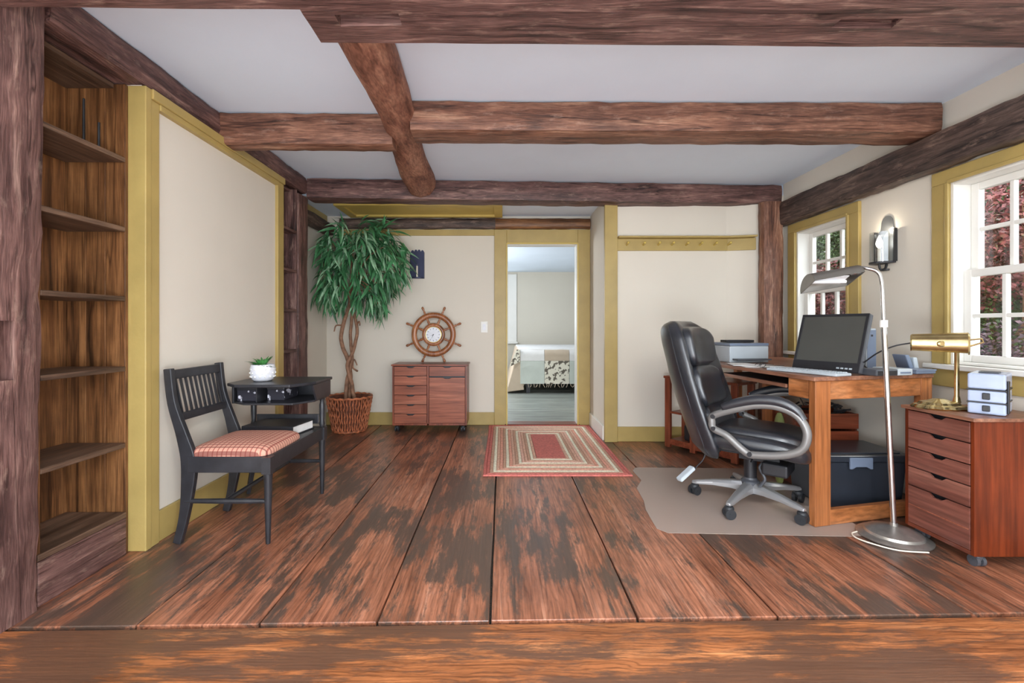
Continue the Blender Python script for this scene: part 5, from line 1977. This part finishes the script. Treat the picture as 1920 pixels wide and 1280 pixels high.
# ------------------------------------------------------------------ wall sconce between the windows
sy, sz = 2.985, 1.44
ws = thing('wall_sconce', 'lit electric candle sconce with curved glass on the wall between the windows', 'sconce', (RW, sy, sz))
b = NB()
arch = [(sy + 0.075, sz + 0.03), (sy + 0.075, sz + 0.23), (sy + 0.05, sz + 0.25)] + [(sy + 0.045 * math.cos(math.pi * k / 12), sz + 0.285 + 0.05 * math.sin(math.pi * k / 12)) for k in range(13)] + [(sy - 0.05, sz + 0.25), (sy - 0.075, sz + 0.23), (sy - 0.075, sz + 0.03)]
prism(b, [(RW - 0.002, y, z) for y, z in arch], (-0.006, 0, 0))
obj('back_plate', b, MAT['pewter'], ws)
for y in (sy - 0.075, sy + 0.075):
    obj('frame_strip', B(RW - 0.028, RW - 0.008, y - 0.004, y + 0.004, sz + 0.03, sz + 0.24), MAT['iron'], ws)
def half(r, k, n=14):
    a = -math.pi / 2 + math.pi * k / n
    return (RW - 0.012 - r * 1.35 * math.cos(a), sy + r * math.sin(a))
b = NB()
rings = [[b.verts.new((*half(0.072, k), z)) for k in range(15)] for z in (sz + 0.032, sz + 0.225)]
rin = [[b.verts.new((*half(0.070, k), z)) for k in range(15)] for z in (sz + 0.032, sz + 0.225)]
for k in range(14):
    b.faces.new([rings[0][k], rings[0][k + 1], rings[1][k + 1], rings[1][k]])
    b.faces.new([rin[0][k], rin[1][k], rin[1][k + 1], rin[0][k + 1]])
    b.faces.new([rings[1][k], rings[1][k + 1], rin[1][k + 1], rin[1][k]])
    b.faces.new([rings[0][k], rin[0][k], rin[0][k + 1], rings[0][k + 1]])
obj('glass', b, MAT['lampglass'], ws, smooth=True, angle=60)
b = NB()
prism(b, [(*half(0.074, k), sz + 0.02) for k in range(15)], (0, 0, 0.012))
obj('tray', b, MAT['iron'], ws)
b = NB()
tube(b, spline([(RW - 0.01, sy, sz + 0.02), (RW - 0.02, sy, sz - 0.01), (RW - 0.05, sy, sz - 0.015), (RW - 0.06, sy, sz + 0.02)], 5), 0.007, 8)
lathe(b, [(0.0, -0.006), (0.03, -0.004), (0.032, 0.006), (0.0, 0.008)], (RW - 0.022, sy, sz - 0.02), 16, sx=0.6)
obj('bracket', b, MAT['iron'], ws, smooth=True)
b = NB()
lathe(b, [(0.011, 0.032), (0.011, 0.12), (0.006, 0.124)], (RW - 0.058, sy, sz), 14)
obj('candle_sleeve', b, MAT['candle'], ws, smooth=True)
b = NB()
lathe(b, [(0.006, 0.124), (0.012, 0.13), (0.019, 0.148), (0.019, 0.16), (0.012, 0.185), (0.003, 0.205), (0, 0.207)], (RW - 0.058, sy, sz), 16)
obj('bulb', b, MAT['bulb'], ws, smooth=True)
lamp('sconce_light', 'POINT', (RW - 0.058, sy, sz + 0.24), 0.5, (1.0, 0.88, 0.7), 0.012)

# ------------------------------------------------------------------ storage under the desk
tx0, tx1, ty0, ty1 = 1.825, 2.33, 2.60, 2.94
tt = thing('storage_tote', 'black plastic storage tote with a grey latch under the desk', 'tote', ((tx0 + tx1) / 2, (ty0 + ty1) / 2, 0.004))
b = NB()
hexa(b, [(tx0 + 0.03, ty0 + 0.02, 0.006), (tx1 - 0.03, ty0 + 0.02, 0.006), (tx1 - 0.03, ty1 - 0.02, 0.006), (tx0 + 0.03, ty1 - 0.02, 0.006),
         (tx0 + 0.01, ty0 + 0.005, 0.275), (tx1 - 0.01, ty0 + 0.005, 0.275), (tx1 - 0.01, ty1 - 0.005, 0.275), (tx0 + 0.01, ty1 - 0.005, 0.275)])
obj('tub', b, MAT['box_dark'], tt, bevel=0.012, seg=3)
ld = obj('lid', B(tx0 - 0.008, tx1 + 0.008, ty0 - 0.012, ty1 + 0.012, 0.276, 0.315), MAT['box_dark'], tt, bevel=0.008, seg=3)
obj('lid_panel', B(tx0 + 0.03, tx1 - 0.03, ty0 + 0.03, ty1 - 0.03, 0.315, 0.321), MAT['box_dark'], ld, bevel=0.003)
xm = at(1611, 0, ty0).x
b = NB()
prism(b, [(xm - 0.065, ty0 - 0.02, 0.305), (xm + 0.065, ty0 - 0.02, 0.305), (xm + 0.065, ty0 - 0.02, 0.24), (xm + 0.05, ty0 - 0.02, 0.24), (xm + 0.03, ty0 - 0.02, 0.252), (xm - 0.03, ty0 - 0.02, 0.252), (xm - 0.05, ty0 - 0.02, 0.24), (xm - 0.065, ty0 - 0.02, 0.24)], (0, 0.012, 0))
obj('latch', b, MAT['bluegrey'], tt, bevel=0.003)['label'] = 'grey latch'
# slanted wooden crate with cables behind the tote
wc_ = thing('wooden_crate', 'dark red wooden crate full of black cables behind the tote under the desk', 'crate', (2.15, 3.16, 0))
def cb(x0, x1, y0, y1, z0, z1, nm, mt='cherry_x'):
    obj(nm, B(x0, x1, y0, y1, z0, z1), MAT[mt], wc_, bevel=0.003)
for k in range(4):
    cb(1.93, 2.35, 3.00, 3.014, 0.03 + k * 0.115, 0.13 + k * 0.115, 'slat')
    cb(1.93, 2.35, 3.33, 3.344, 0.03 + k * 0.115, 0.13 + k * 0.115, 'slat')
for x in (1.93, 2.336):
    cb(x, x + 0.014, 3.014, 3.33, 0.0, 0.475, 'side_panel', 'cherry_z')
cb(1.944, 2.336, 3.014, 3.33, 0.0, 0.014, 'bottom')
rnd = random.Random(8)
cbn = thing('cable_bundle', 'tangle of black cables heaped on the crate under the desk', 'cables', (2.14, 3.1, 0.45))
for i in range(9):
    P = []
    x, y = rnd.uniform(1.97, 2.30), rnd.uniform(3.03, 3.28)
    for k in range(7):
        x = min(2.32, max(1.96, x + rnd.uniform(-0.13, 0.13)))
        y = min(3.31, max(3.03, y + rnd.uniform(-0.08, 0.08)))
        P.append((x, y, 0.46 + 0.012 * (i % 4) + rnd.uniform(-0.01, 0.045)))
    b = NB()
    tube(b, spline(P, 5), 0.006, 6)
    obj('cable', b, MAT['plastic'], cbn, smooth=True)
b = NB()
tube(b, spline([(2.10, 3.17, 0.50), (2.16, 3.3, 0.53), (2.165, 3.42, 0.60), (2.16, 3.44, 0.76)], 6), 0.004, 6)
obj('cable', b, MAT['plastic'], cbn, smooth=True)
b = NB()
blob(b, (1.845, 2.97 + 0.06, 0.33), (0.03, 0.05, 0.12), 0.8, 0.9, 18, 12)
b2 = tag(obj('cloth_bundle', b, MAT['green_y'], smooth=True), 'yellow-green cloth bag tucked behind the tote under the desk', 'bag')
b2.location.z = 0.0
b2.scale = (1, 1, 2.0)
# ------------------------------------------------------------------ bedroom beyond the doorway
BY1, BC = 9.6, 2.2
bf = struct(obj('floor', B(-2.2, 3.2, 4.99, BY1, -0.09, -0.02), MAT['grit']))
yb = [5.0, 5.62, 5.86, 6.30, 6.62, 7.0, 7.5, 8.1, 8.8, BY1]
for a, b_ in zip(yb, yb[1:]):
    obj('floor_plank', B(-2.2, 3.2, a + 0.004, b_ - 0.004, -0.02, 0), MAT['bedfloor'], bf, bevel=0.003)
struct(obj('ceiling', B(-2.2, 3.2, 4.995, BY1, BC, BC + 0.1), MAT['ceiling']))
bm = NB()
WX0, WX1, WZ0, WZ1 = -0.75, 0.12, 0.76, 2.05
box(bm, -2.2, WX0, BY1, BY1 + 0.12, 0, BC)
box(bm, WX1, 3.2, BY1, BY1 + 0.12, 0, BC)
box(bm, WX0, WX1, BY1, BY1 + 0.12, 0, WZ0)
box(bm, WX0, WX1, BY1, BY1 + 0.12, WZ1, BC)
struct(obj('wall_bedroom_back', bm, MAT['wall_b']))
struct(obj('wall_bedroom_right', B(3.2, 3.32, 4.995, BY1 + 0.12, 0, BC), MAT['wall_b']))
struct(obj('wall_bedroom_left', B(-2.32, -2.2, 4.995, BY1 + 0.12, 0, BC), MAT['wall_b']))
bw = thing('window_3', None, None, (-0.3, BY1, WZ0), 0, kind='structure')
for (a, b_, c, d) in ((WX1, WX1 + 0.18, WZ0 - 0.03, WZ1 + 0.10), (WX0 - 0.18, WX0, WZ0 - 0.03, WZ1 + 0.10), (WX0, WX1, WZ1, WZ1 + 0.10)):
    obj('casing_board', B(a, b_, BY1 - 0.03, BY1, c, d), MAT['white'], bw, bevel=0.005)
obj('sill', B(WX0 - 0.2, WX1 + 0.2, BY1 - 0.08, BY1, WZ0 - 0.07, WZ0 - 0.03), MAT['white'], bw, bevel=0.005)
s = NB()
for x in (WX0, WX1 - 0.05):
    box(s, x, x + 0.05, BY1 + 0.02, BY1 + 0.06, WZ0, WZ1)
for z in (WZ0, WZ1 - 0.05, (WZ0 + WZ1) / 2 - 0.025):
    box(s, WX0 + 0.05, WX1 - 0.05, BY1 + 0.02, BY1 + 0.06, z, z + 0.05)
ss = obj('sash', s, MAT['white'], bw, bevel=0.004)
obj('pane', B(WX0 + 0.05, WX1 - 0.05, BY1 + 0.035, BY1 + 0.04, WZ0 + 0.05, WZ1 - 0.05), MAT['glass'], ss)

bd_ = thing('bed', 'bed with a pale patchwork quilt seen through the doorway', 'bed', (1.1, 8.1, 0))
FY = 7.12
obj('mattress', B(0.30, 2.2, FY + 0.03, 9.1, 0.30, 0.66), MAT['quilt_w'], bd_, bevel=0.05, seg=4)
obj('bed_frame', B(0.34, 2.2, FY + 0.06, 9.05, 0.16, 0.30), MAT['plastic_g'], bd_, bevel=0.01)
for x, y in ((0.38, FY + 0.1), (2.1, FY + 0.1), (0.38, 8.95), (2.1, 8.95)):
    obj('bed_leg', B(x, x + 0.06, y, y + 0.06, 0, 0.16), MAT['plastic'], bd_)
cols = [(0.28, 0.655), (0.66, 1.045), (1.05, 1.45), (1.455, 1.85), (1.855, 2.22)]
def cloth(x0, x1, z0, z1, mat, nm='quilt_patch', amp=0.006):
    b = NB()
    nx, nz = 10, 8
    g = []
    for lay in (0, 1):
        gg = []
        for j in range(nz + 1):
            row = []
            for i in range(nx + 1):
                x, z = x0 + (x1 - x0) * i / nx, z0 + (z1 - z0) * j / nz
                y = FY - 0.006 + lay * 0.014 + amp * noise.noise(Vector((x * 6, z * 6, 1))) + 0.05 * max(0, (z - 0.6) / 0.1) ** 2
                row.append(b.verts.new((x, y, z)))
            gg.append(row)
        g.append(gg)
    for lay in (0, 1):
        for j in range(nz):
            for i in range(nx):
                b.faces.new([g[lay][j][i], g[lay][j][i + 1], g[lay][j + 1][i + 1], g[lay][j + 1][i]])
    per = [(0, i) for i in range(nx)] + [(j, nx) for j in range(nz)] + [(nz, i) for i in range(nx, 0, -1)] + [(j, 0) for j in range(nz, 0, -1)]
    for k in range(len(per)):
        p, q = per[k], per[(k + 1) % len(per)]
        b.faces.new([g[0][p[0]][p[1]], g[0][q[0]][q[1]], g[1][q[0]][q[1]], g[1][p[0]][p[1]]])
    return obj(nm, b, MAT[mat], bd_, smooth=True, angle=70)
for i, (a, b_) in enumerate(cols):
    cloth(a, b_, 0.515, 0.70, 'quilt_t' if i % 2 else 'quilt_w')
    cloth(a, b_, 0.155, 0.513, 'floral' if i % 2 else 'quilt_g')
obj('quilt_top', B(0.26, 2.22, FY + 0.03, 8.9, 0.665, 0.70), MAT['quilt_w'], bd_, bevel=0.015, seg=3)
b = NB()
hexa(b, [(0.06, FY + 0.02, 0.02), (0.34, FY + 0.0, 0.06), (0.34, 8.8, 0.06), (0.06, 8.8, 0.02), (0.24, FY + 0.01, 0.68), (0.275, FY + 0.0, 0.69), (0.275, 8.8, 0.69), (0.24, 8.8, 0.68)])
obj('side_drape', b, MAT['quilt_t'], bd_, bevel=0.01)
b = NB()
hexa(b, [(0.11, FY - 0.012, 0.42), (0.27, FY - 0.012, 0.50), (0.27, FY + 0.0, 0.50), (0.11, FY + 0.0, 0.42), (0.22, FY - 0.012, 0.69), (0.275, FY - 0.012, 0.69), (0.275, FY + 0.0, 0.69), (0.22, FY + 0.0, 0.69)])
obj('lace_corner', b, MAT['floral'], bd_)
rnd = random.Random(2)
b = NB()
for k in range(40):
    x = 0.30 + k * 0.048
    tube(b, [(x, FY, 0.16), (x + rnd.uniform(-0.02, 0.02), FY - 0.005, 0.13), (x + rnd.uniform(-0.03, 0.03), FY, 0.10)], 0.004, 5)
obj('fringe', b, MAT['quilt_t'], bd_)['kind'] = 'stuff'

# ------------------------------------------------------------------ garden outside the windows
gr = struct(obj('ground', B(2.69, 12.0, -3.0, 14.0, -0.55, -0.45), MAT['ground']))
def shrub(name, label, c, rad, mat, nleaf, size, seed, stems=4):
    rn = random.Random(seed)
    t = thing(name, label, 'shrub', (c[0], c[1], -0.45), 0, 'shrubs outside the windows')
    for k in range(stems):
        a = rn.uniform(0, 6.28)
        b = NB()
        e = Vector((c[0] + math.cos(a) * rad[0] * 0.6, c[1] + math.sin(a) * rad[1] * 0.6, c[2] + rn.uniform(-0.2, 0.6) * rad[2]))
        s0_ = Vector((c[0] + rn.uniform(-0.1, 0.1), c[1] + rn.uniform(-0.1, 0.1), -0.45))
        tube(b, spline([s0_, s0_.lerp(e, 0.5) + Vector((rn.uniform(-0.15, 0.15), rn.uniform(-0.15, 0.15), 0.15)), e], 5), [0.03, 0.028, 0.026, 0.024, 0.022, 0.02, 0.018, 0.016, 0.013, 0.01, 0.006], 6)
        obj('stem', b, MAT['bark'], t, smooth=True)
    vs, fs = [], []
    for i in range(nleaf):
        while True:
            u = Vector((rn.uniform(-1, 1), rn.uniform(-1, 1), rn.uniform(-1, 1)))
            if 0.25 < u.length < 1:
                break
        p = Vector((c[0] + u.x * rad[0], c[1] + u.y * rad[1], c[2] + u.z * rad[2]))
        p += Vector((noise.noise(p * 3), noise.noise(p * 3 + Vector((9, 0, 0))), noise.noise(p * 3 + Vector((0, 9, 0))))) * 0.12
        if p.x < 2.9:
            continue
        d = Vector((rn.uniform(-1, 1), rn.uniform(-1, 1), rn.uniform(-0.9, 0.4))).normalized()
        s = d.cross(Vector((rn.uniform(-1, 1), rn.uniform(-1, 1), rn.uniform(-1, 1))))
        if s.length < 0.05:
            continue
        s.normalize()
        L = size * rn.uniform(0.6, 1.3)
        k = len(vs)
        vs += [p, p + d * L * 0.5 + s * L * 0.28, p + d * L, p + d * L * 0.5 - s * L * 0.28]
        fs.append((k, k + 1, k + 2, k + 3))
    me = bpy.data.meshes.new('foliage')
    me.from_pydata(vs, [], fs)
    me.materials.append(MAT[mat])
    o = bpy.data.objects.new('foliage', me)
    C.objects.link(o)
    place(o, t)
    o['kind'] = 'stuff'
    return t
shrub('maple_shrub', 'red-leaved maple shrub outside the near window at the right edge', (4.2, 3.9, 1.75), (0.85, 1.0, 0.55), 'maple', 14000, 0.045, 1)
shrub('green_shrub', 'bright green shrub seen through the lower sash of the near window', (4.4, 4.3, 0.95), (0.8, 1.0, 0.6), 'green1', 14000, 0.042, 2)
shrub('purple_shrub', 'purple-leaved low shrub at the bottom of the near window', (3.7, 3.2, 0.55), (0.55, 0.8, 0.55), 'plum', 11000, 0.036, 3)
shrub('maple_shrub', 'red maple shrub seen through the far window behind the floor lamp shade', (4.4, 6.2, 1.35), (0.8, 1.0, 0.55), 'maple', 13000, 0.05, 4)
shrub('purple_shrub', 'purple-leaved shrub outside the far window above the monitor', (4.1, 5.7, 0.6), (0.7, 0.9, 0.6), 'plum', 13000, 0.045, 5)
shrub('green_shrub', 'green leafy shrub high in the upper sash of the far window', (5.0, 6.9, 2.4), (1.0, 1.2, 0.8), 'green1', 14000, 0.05, 6)
shrub('hedge', 'dark green hedge filling the view behind the garden shrubs', (6.6, 7.0, 1.6), (1.0, 5.5, 2.8), 'green2', 40000, 0.15, 7, 8)
shrub('green_shrub', 'green shrub high outside the near window beside the red maple', (4.9, 4.2, 2.9), (0.9, 1.6, 0.9), 'green1', 14000, 0.05, 8)
